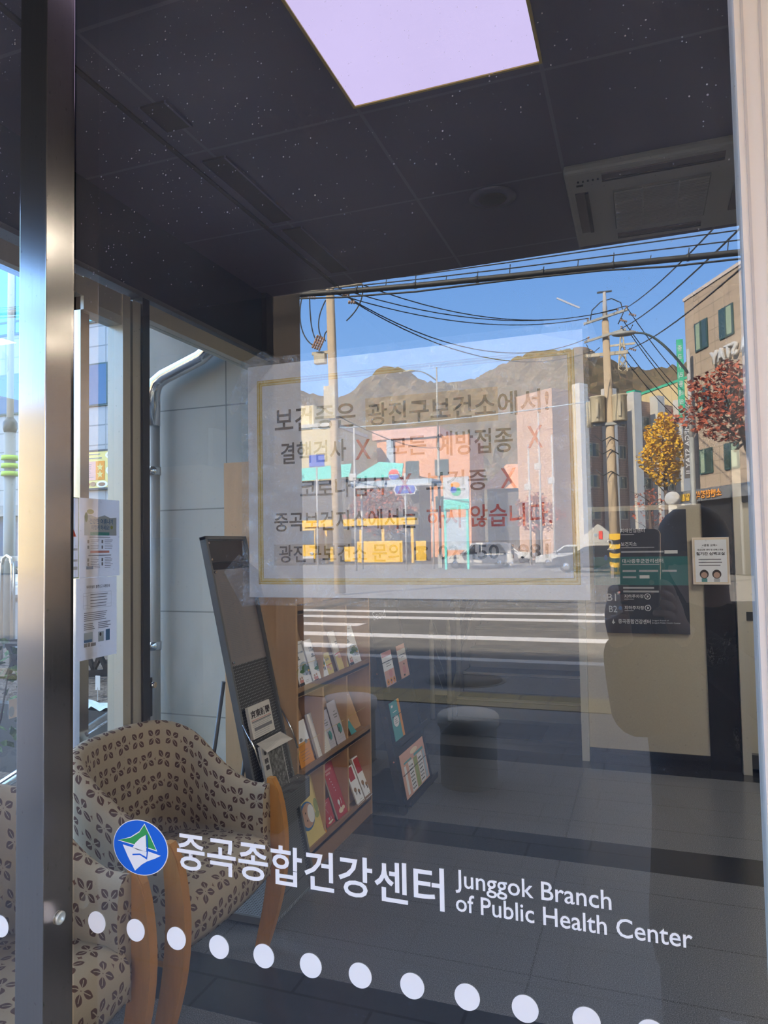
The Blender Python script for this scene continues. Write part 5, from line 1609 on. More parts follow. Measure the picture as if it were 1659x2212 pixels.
MB().cyl(V3(-2.15, 33.8, 6.9), V3(-2.15, 33.8, 8.1), .14, n=12).build('arrester', 'can', t)
MB().box(-2.3, -.5, -33.95, -33.75, 6.95, 7.08).build('bracket', 'pole_grey', t)
b = MB()
for z in (5.9, 6.5, 4.9): b.tube([V3(-1.95, 33.7, z), V3(-1.6, 33.6, z - .3), V3(-1.25, 33.7, z - .1), V3(-.9, 33.6, z - .35)], .03, 5)
b.build('hanging_cable', 'wire', t)
MB().cyl(V3(-1.19, 34, .05), V3(-1.20, 34, 1.9), .275, .268, 16).build('guard', 'yellow_paint', t)
b = MB()
for i in range(4):
    z = .25 + .42 * i
    for a in range(12):
        a0, a1 = a * PI / 6, (a + 1) * PI / 6
        q = lambda a_, zz: V3(-1.195 + .28 * math.cos(a_), 34 + .28 * math.sin(a_), zz + .10 * math.sin(a_))
        b.poly([q(a0, z), q(a1, z), q(a1, z + .2), q(a0, z + .2)])
b.build('guard_stripe', 'black', t, fix=False)

wires = []
PA = [(-10.7, 21, 10.62), (-10.2, 21, 10.62), (-9.2, 21, 10.6), (-8.9, 21, 9.75), (-9.2, 21, 10.0)]
PB = [(-2.1, 34, 12.15), (-.75, 33.8, 12.35), (-.35, 33.6, 12.4), (-2.0, 34, 10.55), (-2.1, 34, 11.2)]
for k, (a, b_) in enumerate(zip(PA, PB)):
    tag(MB().tube(catenary(V3(*a), V3(*b_), .8 + .12 * k), .020, 5).build('power_line', 'wire'), 'power line %s between the two concrete utility poles' % ['on the outer left insulators', 'on the second insulators', 'on the inner insulators', 'lowest', 'second lowest'][k], 'wire', 'power lines between the utility poles')
for k, (a, b_) in enumerate((((-.35, 33.6, 12.3), (3.6, .3, 5.9)), ((-.6, 33.7, 11.4), (3.5, .3, 5.4)), ((-.35, 34, 10.45), (3.4, .3, 4.9)))):
    tag(MB().tube(catenary(V3(*a), V3(*b_), .55), .020, 5).build('power_line', 'wire'), ['upper', 'middle', 'lower'][k] + ' power line running from the transformer pole towards the health centre', 'wire', 'power lines crossing to the health centre')
for k, (a, b_) in enumerate((((-.3, 33.6, 12.25), (3.6, 46, 10.2)), ((-.6, 33.7, 11.9), (3.6, 46, 9.3)), ((-.3, 33.6, 11.2), (3.6, 46, 8.9)), ((-.4, 34, 10.4), (3.6, 46, 8.2)), ((-.5, 34, 10.0), (3.6, 46, 7.6)))):
    tag(MB().tube(catenary(V3(*a), V3(*b_), .35), .022, 5).build('power_line', 'wire'), ['topmost', 'second', 'third', 'fourth', 'lowest'][k] + ' power line from the transformer pole to the beige stone building', 'wire', 'power lines to the beige building')
tag(MB().tube(catenary(V3(-26, 40, 9.5), V3(-1.8, 34, 8.2), .5), .035, 5).build('cable', 'bluegrey'), 'pale blue cable reaching the transformers', 'wire')
tag(MB().tube(catenary(V3(-9.6, 21, 6.0), V3(-12.5, 45, 8.0), .4), .02, 5).build('cable', 'wire'), 'thin cable from the left utility pole down the street', 'wire')

def lamp(label, x, v, h, arm, z2, seed=0, m1='pole_white', head='lamp_green'):
    t = thing('street_lamp', label, 'street lamp', (x, -v, 0), 'street lamps across the road')
    MB().cyl(V3(x, v, 0), V3(x, v, h * .62), .10, .085, 14).build('pole', 'pole_grey', t)
    MB().cyl(V3(x, v, h * .62), V3(x, v, h), .075, .05, 12).build('upper_pole', m1, t)
    pts = [V3(x + arm * s, v, h - .9 + (z2 - h + .9) * math.sin(s * PI / 2)) for s in [i / 12 for i in range(13)]]
    MB().tube(pts, [.055 - .02 * i / 12 for i in range(13)], 8).build('arm', head, t)
    e = pts[-1]
    s = 1 if arm > 0 else -1
    MB().ball(e + Xm * (.42 * s) + Zm * .02, .45, 16, (1.0, .42, .22)).build('lamp_head', 'pole_grey', t)
    MB().box(x - .14, x + .14, -v - .14, -v + .14, 0, .9, bevel=.02).build('base', 'pole_grey', t)
    return t
lamp('street lamp with a long curved arm beside the beige stone building', 1.77, 27, 8.45, -1.75, 9.25)
lamp('thin street lamp far down the street behind the notice', -12.6, 45, 13.4, -1.5, 13.3, m1='pole_grey')

# beige stone building on the right: local frame, facade on y = 0 facing +y
def frame(x, v, dx, dv):
    return (x, -v, 0), math.atan2(-dv, dx)
def bwindow(t, x0, x1, z0, z1, glassm='dark_glass', curtain=None, fm='window_frame', d=.06):
    wf = MB().box(x0, x1, -.02, d, z0, z1).build('window', fm, t)
    e = .07
    MB().box(x0 + e, x1 - e, d - .01, d + .005, z0 + e, z1 - e).build('pane', glassm, wf)
    if curtain: MB().box(x0 + (x1 - x0) * curtain[0], x0 + (x1 - x0) * curtain[1], d, d + .012, z0 + e, z1 - e).build('curtain', 'curtain', wf)
    MB().box((x0 + x1) / 2 - .04, (x0 + x1) / 2 + .04, d, d + .03, z0, z1).build('mullion', fm, wf)
    return wf
loc, rz = frame(2.37, 38, .431, -.902)
t = thing('stone_building', 'beige stone building with dark windows on the right of the mirrored street', 'building', loc, rz=rz)
MB().box(0, 26, -14, 0, 0, 13.7).build('walls', 'beige_stone', t)
MB().box(-.05, 26.05, -14.05, .05, 13.62, 13.78).build('parapet', 'beige_trim', t)
for zc, hh in ((11.45, 1.4), (8.2, 1.42), (5.33, 1.2)):
    for i in range(7):
        x0 = .95 + i * 2.1
        bwindow(t, x0, x0 + 1.12, zc - hh / 2, zc + hh / 2, curtain=(.55, .9) if i % 2 else (.12, .42))
MB().box(-.7, 26, 0, .35, 3.42, 4.0).build('shop_fascia', 'grey_frame', t)
MB().box(.7, 9.5, -.02, .05, 0, 3.42).build('shop_front', 'black', t)
MB().box(4.2, 4.35, .05, .10, 0, 3.42).build('shop_mullion', 'grey_frame', t)
text('shop_sign', '소반한정식', t, 'orange_paper', (3.25, .37, 3.52), (-1, 0, 0), (0, 0, 1), 2.1, .38, .03, .03)
text('shop_sign', '일품', t, 'yellow_paint', (.55, .37, 3.5), (-1, 0, 0), (0, 0, 1), .9, .36, .03, .03)
lt = text('roof_sign', 'MEGA STAY', t, 'car_white', (7.1, .05, 9.72), (-1, 0, 0), (0, 0, 1), 4.7, .62, .14, .02)
MB().box(1.3, 1.9, .05, 1.2, 12.8, 12.9).build('bracket', 'pole_grey', t) if False else None

t = thing('blade_sign', 'tall green vertical sign with white lettering on the beige building corner', 'sign', (2.03, -36.6, 7.5))
MB().box(1.86, 2.16, -36.75, -36.55, 7.52, 11.35, bevel=.01).build('board', 'sign_green', t)
for k, chx in enumerate('중곡우리동네의원'):
    text('letter', chx, t, 'ink_white', (2.10, -36.545, 10.75 - k * .44), (-1, 0, 0), (0, 0, 1), .19, .30, 0, .02)
t = thing('blade_sign', 'dark vertical hotel sign with white turned letters below the green sign', 'sign', (2.2, -36.6, 4.7))
MB().box(2.02, 2.36, -36.75, -36.55, 4.55, 7.3, bevel=.01).build('board', 'stand_dark', t)
text('lettering', 'MEGA STAY II', t, 'ink_white', (2.30, -36.54, 7.15), (0, 0, -1), (-1, 0, 0), 2.4, .22, 0, .02)
t = thing('globe_lamp', 'white globe lamp on a short white post at the corner', 'lamp', (1.45, -36.2, 0))
MB().ball((1.42, -36.2, 3.55), .36, 20).build('globe', 'car_white', t)
MB().cyl((1.42, -36.2, 0), (1.42, -36.2, 3.3), .22, .2, 14).build('post', 'pillar_white', t)

# brown brick block with white pillars
loc, rz = frame(-.805 - 10.6 * .6, 72 - 10.6 * .8, .6, .8)
t = thing('brick_building', 'brown brick block with white pillars in the middle of the mirrored street', 'building', loc, rz=rz)
MB().box(0, 24, -4.5, 0, 0, 15.3).build('walls', 'brick', t)
for s in (-4.05, -.42, 3.2, 6.95, 10.7, -8.0):
    x = 10.6 + s
    MB().box(x, x + 1.1, 0, .9, .8, 15.85).build('pillar', 'pillar_white', t)
for z0, z1 in ((12.5, 13.8), (9.4, 10.7), (6.55, 7.75), (3.6, 4.8), (1.0, 2.4)):
    for s in (-6.6, -2.75, .95, 4.6, 8.3):
        bwindow(t, 10.6 + s, 10.6 + s + 2.0, z0, z1, 'dark_glass', (.05, .5), 'can')
MB().box(11.8, 12.8, -1.2, -.2, 15.3, 16.4).build('roof_box', 'sign_green', t)
t = thing('hall_building', 'pale yellow clad hall with a green edged roof behind the brick block', 'building', (3, -95, 0))
MB().prism([V3(-.3, 95, 0), V3(9, 95, 0), V3(9, 95, 22.6), V3(-.3, 95, 19.9)], (0, -14, 0)).build('walls', 'pale_yellow', t)
MB().prism([V3(-.5, 94.9, 19.8), V3(9, 94.9, 22.55), V3(9, 94.9, 22.85), V3(-.5, 94.9, 20.1)], (0, -14, 0)).build('roof_edge', 'sign_green', t)

# trees
def tree(label, x, v, z0, z1, r, lm, n, leaf, seed, trunk=(0, 0)):
    t = thing('street_tree', label, 'tree', (x + trunk[0], -v, 0), 'trees along the street')
    R = random.Random(seed)
    b = MB()
    zc, hz = (z0 + z1) / 2, (z1 - z0) / 2
    for i in range(n):
        while True:
            q = Vector((R.uniform(-1, 1), R.uniform(-1, 1), R.uniform(-1, 1)))
            if q.length < 1: break
        taper = 1 - .55 * max(0, q.z) ** 1.5
        lump = 1 + .22 * math.sin(7 * q.z + 3 * q.x)
        p = V3(x + q.x * r * taper * lump, v + q.y * r * taper, zc + q.z * hz)
        d = Vector((R.gauss(0, 1), R.gauss(0, 1), R.gauss(0, .5))).normalized() * leaf * R.uniform(.6, 1.3)
        e = d.cross(Vector((R.gauss(0, 1), R.gauss(0, 1), R.gauss(0, 1)))).normalized() * leaf * .6
        b.poly([p - d, p + e, p + d, p - e])
    b.build('foliage', lm, t, fix=False)
    b = MB()
    base = V3(x + trunk[0], v, 0)
    top = V3(x, v, zc)
    b.tube([base, base * .5 + top * .5 + Xm * .05, top, V3(x, v, z1 - .4)], [.14 * r / 1.2, .11 * r / 1.2, .07 * r / 1.2, .02], 8)
    b.build('trunk', 'bark', t)
    b = MB()
    for i in range(8):
        a = R.uniform(0, 2 * PI); zz = R.uniform(z0, zc + hz * .4)
        b.tube([V3(x, v, zz - .3), V3(x + r * .4 * math.cos(a), v + r * .4 * math.sin(a), zz + .15), V3(x + r * .85 * math.cos(a), v + r * .85 * math.sin(a), zz + .5)], [.04, .025, .01], 5)
    b.build('branch', 'bark', t)
    return t
tree('yellow ginkgo tree in front of the brown brick block', 1.28, 42, 4.5, 8.8, 1.30, 'leaf_yellow', 2600, .11, 2)
tree('red maple tree in front of the beige stone building', 2.35, 20, 4.1, 6.3, 1.35, 'leaf_red', 1500, .085, 3, (1.3, 0))
tree('low reddish tree beside the brown brick block', -7.6, 55, 2.3, 5.5, 2.0, 'leaf_red', 700, .16, 4)
tree('dark red tree behind the yellow canopy frame', -23.2, 62.5, 2.5, 8.0, 3.2, 'leaf_red', 800, .22, 6)
tree('bare brownish tree at the foot of the brick block', .6, 58, 2.5, 6.0, 1.6, 'leaf_red', 160, .12, 8)

# buildings behind the notice
t = thing('cream_building', 'cream rendered house with one small window far left of the mirrored street', 'building', (-37, -74, 0))
MB().box(-42.3, -32.1, -82, -72, 0, 15.1).build('walls', 'cream_wall', t)
MB().box(-41.6, -35, -81, -73, 15.1, 17.8).build('stair_house', 'cream_wall', t)
MB().box(-42.5, -31.9, -82.2, -71.8, 15.0, 15.4).build('roof_edge', 'pillar_white', t)
for x in (-37.8, -41.0):
    wf = MB().box(x, x + 1.8, -72.02, -71.9, 11.7, 13.6).build('window', 'window_frame', t)
    MB().box(x + .1, x + 1.7, -71.92, -71.88, 11.8, 13.5).build('pane', 'dark_glass', wf)
t = thing('added_warm_block', 'added beige block at the far left, giving the steel post warm reflections', 'building', (-62, -34, 0))  # unseen block added so the steel post reflects warm bands
MB().box(-80, -44, -48, -34, 0, 13).build('walls', 'cream_wall', t)
for i in range(9):
    for z in (2, 5, 8, 10.8):
        wf = MB().box(-78 + i * 3.8, -76 + i * 3.8, -34.02, -33.9, z, z + 1.4).build('window', 'window_frame', t)
        MB().box(-77.9 + i * 3.8, -76.1 + i * 3.8, -33.92, -33.88, z + .1, z + 1.3).build('pane', 'dark_glass', wf)
t = thing('orange_building', 'orange brick house with a flat roof in the mirrored street', 'building', (-25, -86, 0))
MB().box(-31.4, -19.4, -92, -84, 0, 14.9).build('walls', 'orange_wall', t)
MB().box(-31.9, -23, -92.2, -83.7, 14.9, 16.1).build('roof', 'peach_paper', t)
MB().box(-30.0, -29.1, -83.99, -83.7, 5, 14.8).build('pier', 'bluegrey', t)
for x, z in ((-27.6, 10.1), (-23.8, 10.1), (-27.6, 5.6), (-23.8, 5.6)):
    wf = MB().box(x, x + 1.7, -84.02, -83.9, z, z + 1.9).build('window', 'window_frame', t)
    MB().box(x + .1, x + 1.6, -83.92, -83.88, z + .1, z + 1.8).build('pane', 'dark_glass', wf)
t = thing('tiled_house', 'low dark house with a red tiled roof behind the bus stop', 'building', (-15, -91, 0))
MB().box(-18.6, -10.5, -98, -90, 0, 8.6).build('walls', 'stand_dark', t)
MB().prism([V3(-19.2, 89.5, 8.5), V3(-9.8, 89.5, 8.5), V3(-12, 95, 12), V3(-17, 95, 12)], (0, -.3, .2)).build('roof', 'orange_wall', t)
wf = MB().box(-13.6, -11.2, -90.02, -89.9, 6.2, 7.5).build('window', 'car_white', t)
for i in range(3): MB().box(-13.5 + i * .76, -12.9 + i * .76, -89.95, -89.88, 6.3, 7.4).build('pane', 'dark_glass', wf)
t = thing('shop_row', 'row of low shops under teal awnings behind the notice', 'building', (-29, -67, 0))
MB().box(-38.4, -20.6, -70.5, -66.6, 0, 8.4).build('walls', 'stand_dark', t)
MB().prism([V3(-38.4, 66.0, 8.2), V3(-27.8, 66.0, 8.6), V3(-27.8, 66.7, 10.0), V3(-38.4, 66.7, 9.6)], (0, -.15, 0)).build('awning', 'teal_awning', t)
MB().prism([V3(-27.5, 66.0, 8.4), V3(-22.2, 66.0, 8.3), V3(-22.2, 66.7, 9.7), V3(-24.8, 66.7, 10.0)], (0, -.15, 0)).build('awning', 'teal_awning', t)
MB().box(-38.4, -20.6, -66.58, -66.3, 3.5, 4.5).build('lower_fascia', 'stand_dark', t)
text('shop_sign', '식당', t, 'ink_white', (-33.0, -65.9, 8.6), (-1, .0, 0), (0, 0, 1), 2.2, .8, .02, .02)
t = thing('shop_sign', 'round red and blue shop sign beside the teal awning', 'sign', (-22.3, -64, 8.3))
MB().lathe((-22.3, -64.1, 8.35), [(.6, 0), (.6, .1), (.01, .11)], 28, (0, 1, 0)).build('disc', 'ink_white', t)
S = Sheet((-22.3, -63.98, 8.35), (-1, 0, 0), Zm, t)
S.polys('half', 'ink_red', [[(.5 * math.cos(a * PI / 12), .05 + .45 * math.sin(a * PI / 12)) for a in range(13)]], .01)
S.polys('half', 'sign_blue', [[(.5 * math.cos(a * PI / 12), -.05 - .45 * math.sin(a * PI / 12)) for a in range(12, -1, -1)]], .01)
t = thing('road_sign', 'blue and white road sign hanging over the teal awning', 'sign', (-19.2, -40, 6.7))
MB().box(-19.7, -18.65, -40.05, -40, 6.6, 7.35, bevel=.02).build('board', 'sign_blue', t)
MB().box(-19.75, -18.6, -40.06, -40.04, 6.55, 6.7).build('edge', 'ink_white', t)
MB().cyl((-19.2, -40.06, 0), (-19.2, -40.06, 6.6), .06, n=8).build('post', 'pole_white', t)
t = thing('road_sign', 'long blue direction sign under the pale canopy', 'sign', (-13.3, -40, 4.9))
MB().prism([(x, -40, z) for x, z in ((-14.1, 4.9), (-13.95, 4.6), (-12.75, 4.6), (-12.6, 4.9), (-12.75, 5.2), (-13.95, 5.2))], (0, -.05, 0)).build('board', 'ink_white', t)
MB().prism([(x, -39.97, z) for x, z in ((-14.0, 4.9), (-13.9, 4.67), (-12.8, 4.67), (-12.7, 4.9), (-12.8, 5.13), (-13.9, 5.13))], (0, -.02, 0)).build('face', 'sign_blue', t)
text('lettering', '중곡동', t, 'ink_white', (-12.95, -39.96, 4.75), (-1, 0, 0), (0, 0, 1), .8, .3, 0, .01)
MB().cyl((-13.35, -40.05, 0), (-13.35, -40.05, 5.9), .06, n=8).build('post', 'pole_white', t)
t = thing('bus_shelter', 'pale blue roofed canopy on thin posts behind the notice', 'canopy', (-15, -43, 0))
MB().box(-17.8, -12.3, -44.5, -42.2, 5.4, 5.72).build('roof', 'bluegrey', t)
MB().box(-17.8, -12.3, -42.3, -42.15, 5.28, 5.42).build('edge', 'ink_white', t)
for x in (-17.5, -12.6): MB().cyl((x, -43.4, 0), (x, -43.4, 5.4), .07, n=8).build('post', 'pole_white', t)
t = thing('gas_station_sign', 'tall teal and white filling station price sign', 'sign', (-10.7, -42, 0))
MB().box(-11.5, -9.9, -42.2, -42, 3.7, 5.7, bevel=.02).build('panel', 'ink_white', t)
MB().box(-11.5, -9.9, -41.99, -41.95, 3.7, 4.3).build('name_band', 'teal_awning', t)
S = Sheet((-10.7, -41.98, 5.0), (-1, 0, 0), Zm, t)
S.ell('emblem', 'sign_green', [(0, -.2, .3, .28)], .005); S.ell('emblem', 'orange_paper', [(.05, .2, .3, .18)], .006); S.ell('emblem', 'sign_blue', [(.15, -.1, .2, .2)], .007)
for x in (-11.45, -10.05): MB().box(x - .07, x + .07, -42.18, -42.04, 0, 5.7).build('post', 'teal_awning', t)
MB().box(-11.4, -10.1, -42.15, -42.05, 1.2, 3.2).build('price_panel', 'bluegrey', t)
t = thing('yellow_canopy', 'yellow steel canopy frame over a loading bay', 'canopy', (-23.5, -58, 0))
MB().box(-29.2, -18.4, -59, -58, 3.32, 3.95).build('beam', 'yellow_paint', t)
for x in (-27.0, -23.6, -21.5, -18.8): MB().box(x - .12, x + .12, -58.6, -58.4, 0, 3.3).build('post', 'yellow_paint', t)
t = thing('hoarding', 'yellow hoarding panel under the canopy frame', 'hoarding', (-22.7, -57.5, 0))
MB().box(-26.2, -23.7, -57.6, -57.5, .2, 1.5).build('panel', 'yellow_paint', t)
MB().box(-23.6, -19.4, -57.6, -57.5, .1, 1.95).build('panel', 'yellow_paint', t)
MB().box(-18.2, -17.3, -57.6, -57.5, .2, 1.9).build('panel', 'yellow_paint', t)
t = thing('bus', 'yellow bus facing the crossing behind the notice', 'bus', (-28.6, -57, 0), rz=0)
b = MB(); b.box(-1.2, 1.2, -8.5, 0, .45, 3.2, bevel=.12); b.build('body', 'yellow_paint', t)
MB().box(-1.08, 1.08, -.02, .03, 1.75, 3.0).build('windscreen', 'car_glass', t)
MB().box(-1.0, 1.0, .0, .05, .5, .72).build('bumper', 'ink_white', t)
for s in (-.85, .85): MB().lathe((s, .0, .95), [(.16, 0), (.16, .05), (.02, .07)], 16, (0, 1, 0)).build('headlamp', 'ink_white', t)
for s in (-1.0, 1.0):
    for y in (-1.8, -7): MB().cyl((s - .14, y, .48), (s + .14, y, .48), .48, n=20).build('wheel', 'black_rubber', t)
for s in (-1.35, 1.35): MB().box(s - .12, s + .12, -.1, .02, 1.9, 2.4, bevel=.03).build('door_mirror', 'black', t)
t = thing('delivery_truck', 'white box truck beside the yellow bus', 'truck', (-31.9, -57, 0), rz=0)
MB().box(-1.1, 1.1, -5, -1.4, .8, 3.4, bevel=.03).build('cargo_box', 'car_white', t)
MB().box(-1.0, 1.0, -1.35, .0, .5, 2.3, bevel=.1).build('cab', 'car_white', t)
MB().box(-.9, .9, -.02, .03, 1.35, 2.1).build('windscreen', 'car_glass', t)
for s in (-.9, .9):
    for y in (-.7, -4): MB().cyl((s - .1, y, .4), (s + .1, y, .4), .4, n=18).build('wheel', 'black_rubber', t)
car('car', 'white estate car in profile crossing behind the notice', (-10.15, -46, -.05), 0, 'car_white', 4.7, 1.68, 1.85, True)
car('car', 'silver white car half hidden by the right edge of the notice', (-4.2, -46, -.05), .1, 'car_silver', 4.4, 1.45)
car('car', 'dark car parked in front of the white tent', (-2.3, -38.5, -.05), .2, 'car_dark', 4.4, 1.4)
car('car', 'white car parked beyond the estate car', (-10.5, -58, -.05), PI, 'car_white', 4.4, 1.5)
t = thing('event_tent', 'white gabled street tent beside the transformer pole', 'tent', (-2.35, -41, 0))
MB().prism([V3(-3.6, 41, 1.5), V3(-2.35, 41, 2.55), V3(-1.1, 41, 1.5)], (0, -2.6, 0)).build('roof', 'pillar_white', t)
MB().box(-3.5, -1.2, -43.5, -41.02, .9, 1.52).build('valance', 'pillar_white', t)
for x in (-3.45, -1.25):
    for y in (-41.1, -43.4): MB().cyl((x, y, 0), (x, y, 1.5), .04, n=8).build('post', 'pole_white', t)
S = Sheet((-2.55, -40.98, 1.65), (-1, 0, 0), Zm, t)
S.rects('logo', 'ink_red', [(-.45, .05, -.25, .5)], .01); S.rects('logo', 'bluegrey', [(-.16, .22, .0, .36)], .01)
for k, (x, v, z, lab) in enumerate(((-6.65, 50, 10.8, 'tallest thin pale pole behind the notice'), (-5.75, 50, 9.1, 'thin pale pole nearest the brick block'), (-7.4, 50, 8.5, 'shorter thin pale pole with a floodlight'), (-22.5, 40, 8.3, 'thin pale pole in front of the teal awning'), (-16.6, 40, 9.0, 'thin pale pole beside the orange house'))):
    t = thing('flag_pole', lab, 'pole', (x, -v, 0), 'thin poles along the street')
    MB().cyl(V3(x, v, 0), V3(x, v, z), .09, .06, 10).build('pole', 'pole_white', t)
    MB().box(x - .35, x + .12, -v - .1, -v + .1, z * .62, z * .62 + .45, bevel=.03).build('floodlight', 'pole_white', t)

# pylon and wooded hills
t = thing('pylon', 'tall pale lattice pylon on the wooded hill', 'pylon', (-4.5, -240, 50))
b = MB()
for s in (-1, 1):
    for q in (-1, 1):
        b.tube([V3(-4.2 + s * 1.9, 240 + q * 1.9, 50), V3(-4.2 + s * .35, 240 + q * .35, 68)], .22, 5)
for k in range(6):
    z = 51 + k * 3; r0_ = 1.9 - 1.55 * k * 3 / 18; r1_ = 1.9 - 1.55 * (k + 1) * 3 / 18
    for q in (-1, 1):
        b.tube([V3(-4.2 - r0_, 240 + q * r0_, z), V3(-4.2 + r1_, 240 + q * r1_, z + 3)], .14, 4)
        b.tube([V3(-4.2 + r0_, 240 + q * r0_, z), V3(-4.2 - r1_, 240 + q * r1_, z + 3)], .14, 4)
b.build('tower', 'can', t)
MB().prism([V3(-8.2, 240, 64.6), V3(-.2, 240, 64.6), V3(-.2, 240, 65.2), V3(-8.2, 240, 65.2)], (0, .4, 0)).build('crossarm', 'can', t)
RID = [(-300, 50), (-200, 60), (-165, 63), (-140, 63), (-120, 61.5), (-104, 60), (-97, 61.5), (-91, 65), (-86, 67), (-81, 65), (-74, 61), (-59, 62), (-45, 64), (-32, 66), (-22, 67), (-15, 69), (-9, 65), (-2, 60), (6, 57), (13, 57), (30, 54), (60, 48), (120, 40)]
def ridge(x):
    for (a, za), (b_, zb) in zip(RID, RID[1:]):
        if a <= x <= b_: return za + (zb - za) * smooth((x - a) / (b_ - a))
    return 40
R = random.Random(12)
bump = [[R.random() for _ in range(64)] for _ in range(240)]
def hill(i, j):
    x = -300 + 420 * i / 239
    v = 110 + 220 * j / 63
    h = ridge(x) * smooth((v - 105) / 155) * (1 if v < 262 else 1 - .35 * smooth((v - 262) / 70))
    h += (bump[i][j] - .5) * 2.6 * smooth((v - 115) / 40) + 2.0 * math.sin(x * .13 + v * .05) * smooth((v - 115) / 60)
    return V3(x, v, h), (x / 50, v / 50)
struct(MB().grid(240, 64, hill, smooth=False).build('hills', 'hill'), 'wooded autumn hills beyond the street')

# ================================================================== the photographer, mirrored in the pane
def body_mesh(name, verts, edges, rad, root, m, parent, sub=2):
    me = bpy.data.meshes.new(name)
    me.from_pydata([Vector(v) for v in verts], edges, [])
    o = bpy.data.objects.new(name, me)
    C.objects.link(o)
    sk = o.modifiers.new('skin', 'SKIN')
    sk.use_smooth_shade = True
    for v, r in zip(me.skin_vertices[0].data, rad):
        v.radius = r if isinstance(r, tuple) else (r, r)
    me.skin_vertices[0].data[root].use_root = True
    sb = o.modifiers.new('sub', 'SUBSURF')
    sb.levels = sb.render_levels = sub
    dg = bpy.context.evaluated_depsgraph_get()
    me2 = bpy.data.meshes.new_from_object(o.evaluated_get(dg))
    bpy.data.objects.remove(o)
    me2.name = name
    for p in me2.polygons: p.use_smooth = True
    me2.materials.clear()
    me2.materials.append(M[m])
    return link(name, me2, parent)
px_, py_ = .17, -1.20
per = thing('person', 'person in a dark coat holding up a phone, mirrored in the glass', 'person', (px_, py_, 0))
J = dict(pelvis=(px_, py_, .88), belly=(px_, py_, 1.02), chest=(px_, py_ + .01, 1.22), neck=(px_ - .015, py_ + .01, 1.385), chin=(px_ - .035, py_ + .045, 1.455), head=(px_ - .05, py_ + .03, 1.525), crown=(px_ - .05, py_ + .02, 1.575),
    rsh=(px_ + .165, py_ + .01, 1.325), rel=(px_ + .20, py_ + .11, 1.09), rwr=(.075, -.925, 1.345), rpa=(.048, -.872, 1.395),
    lsh=(px_ - .165, py_ + .01, 1.325), lel=(px_ - .19, py_ + .12, 1.09), lwr=(-.055, -.925, 1.335), lpa=(-.058, -.872, 1.385),
    rhip=(px_ + .085, py_, .84), rkn=(px_ + .095, py_ + .02, .46), ran=(px_ + .10, py_ - .01, .08), rto=(px_ + .11, py_ + .13, .03),
    lhip=(px_ - .085, py_, .84), lkn=(px_ - .095, py_ + .03, .46), lan=(px_ - .10, py_, .08), lto=(px_ - .11, py_ + .14, .03))
names = list(J)
E_ = [('pelvis', 'belly'), ('belly', 'chest'), ('chest', 'neck'), ('neck', 'chin'), ('chin', 'head'), ('head', 'crown'), ('chest', 'rsh'), ('rsh', 'rel'), ('rel', 'rwr'), ('rwr', 'rpa'), ('chest', 'lsh'), ('lsh', 'lel'), ('lel', 'lwr'), ('lwr', 'lpa'),
      ('pelvis', 'rhip'), ('rhip', 'rkn'), ('rkn', 'ran'), ('ran', 'rto'), ('pelvis', 'lhip'), ('lhip', 'lkn'), ('lkn', 'lan'), ('lan', 'lto')]
rad = dict(pelvis=(.13, .09), belly=(.12, .085), chest=(.13, .095), neck=.048, chin=(.06, .07), head=(.072, .088), crown=(.055, .065), rsh=.055, rel=.042, rwr=(.028, .022), rpa=(.036, .018), lsh=.055, lel=.042, lwr=(.028, .022), lpa=(.036, .018),
    rhip=.078, rkn=.055, ran=.038, rto=.034, lhip=.078, lkn=.055, lan=.038, lto=.034)
verts = [J[n_] for n_ in names]; edges = [(names.index(a), names.index(b_)) for a, b_ in E_]; rr = [rad[n_] for n_ in names]
# fingers curl round the phone's edge, thumbs reach across its face
def finger(root, pts, r0_, r1_):
    i0 = names.index(root); prev = i0
    for k, p in enumerate(pts):
        verts.append(p); edges.append((prev, len(verts) - 1)); rr.append(r0_ + (r1_ - r0_) * k / max(1, len(pts) - 1)); prev = len(verts) - 1
for k in range(4):
    z = 1.385 + .021 * k
    finger('rpa', [(.052, -.848 + .002 * k, z + .002), (.050 - .002 * k, -.818, z + .010), (.034, -.797, z + .015), (.014 - .002 * k, -.792, z + .016)], .0095, .0075)
    finger('lpa', [(-.066, -.848 + .002 * k, z - .008), (-.066, -.818, z), (-.052, -.799, z + .004), (-.034 + .002 * k, -.795, z + .005)], .0095, .0075)
finger('rpa', [(.040, -.868, 1.425), (.026, -.846, 1.455), (.016, -.832, 1.472)], .0115, .009)
finger('lpa', [(-.050, -.868, 1.412), (-.040, -.846, 1.438), (-.032, -.834, 1.452)], .0115, .009)
skin_o = body_mesh('body', verts, edges, rr, 0, 'skin', per)
hd = Vector(J['head'])
def ball_part(name, m, c, r, sc_, n=20, parent=None):
    return MB().ball(c, r, n, sc_).build(name, m, parent or per)
b = MB()
b.ball(hd + Vector((0, -.018, .018)), .098, 24, (.92, 1.0, 1.0))
b.ball(hd + Vector((0, -.055, -.05)), .085, 20, (.98, .75, 1.15))
b.build('hair', 'hair', per)
b = MB()
b.ball(hd + Vector((0, .088, -.035)), .016, 10, (.8, 1.1, 1.2))
b.ball(hd + Vector((-.076, .01, -.03)), .022, 10, (.4, .8, 1.3)); b.ball(hd + Vector((.076, .01, -.03)), .022, 10, (.4, .8, 1.3))
b.build('nose_and_ears', 'skin', per)
b = MB()
for s in (-1, 1): b.ball(hd + Vector((.03 * s, .083, -.008)), .011, 10, (1.2, .6, .7))
b.build('eye', 'ink', per)
b = MB(); b.ball(hd + Vector((0, .083, -.072)), .018, 10, (1.3, .4, .35)); b.build('mouth', 'ink_pink', per)
J['hem'] = (px_, py_, .36)
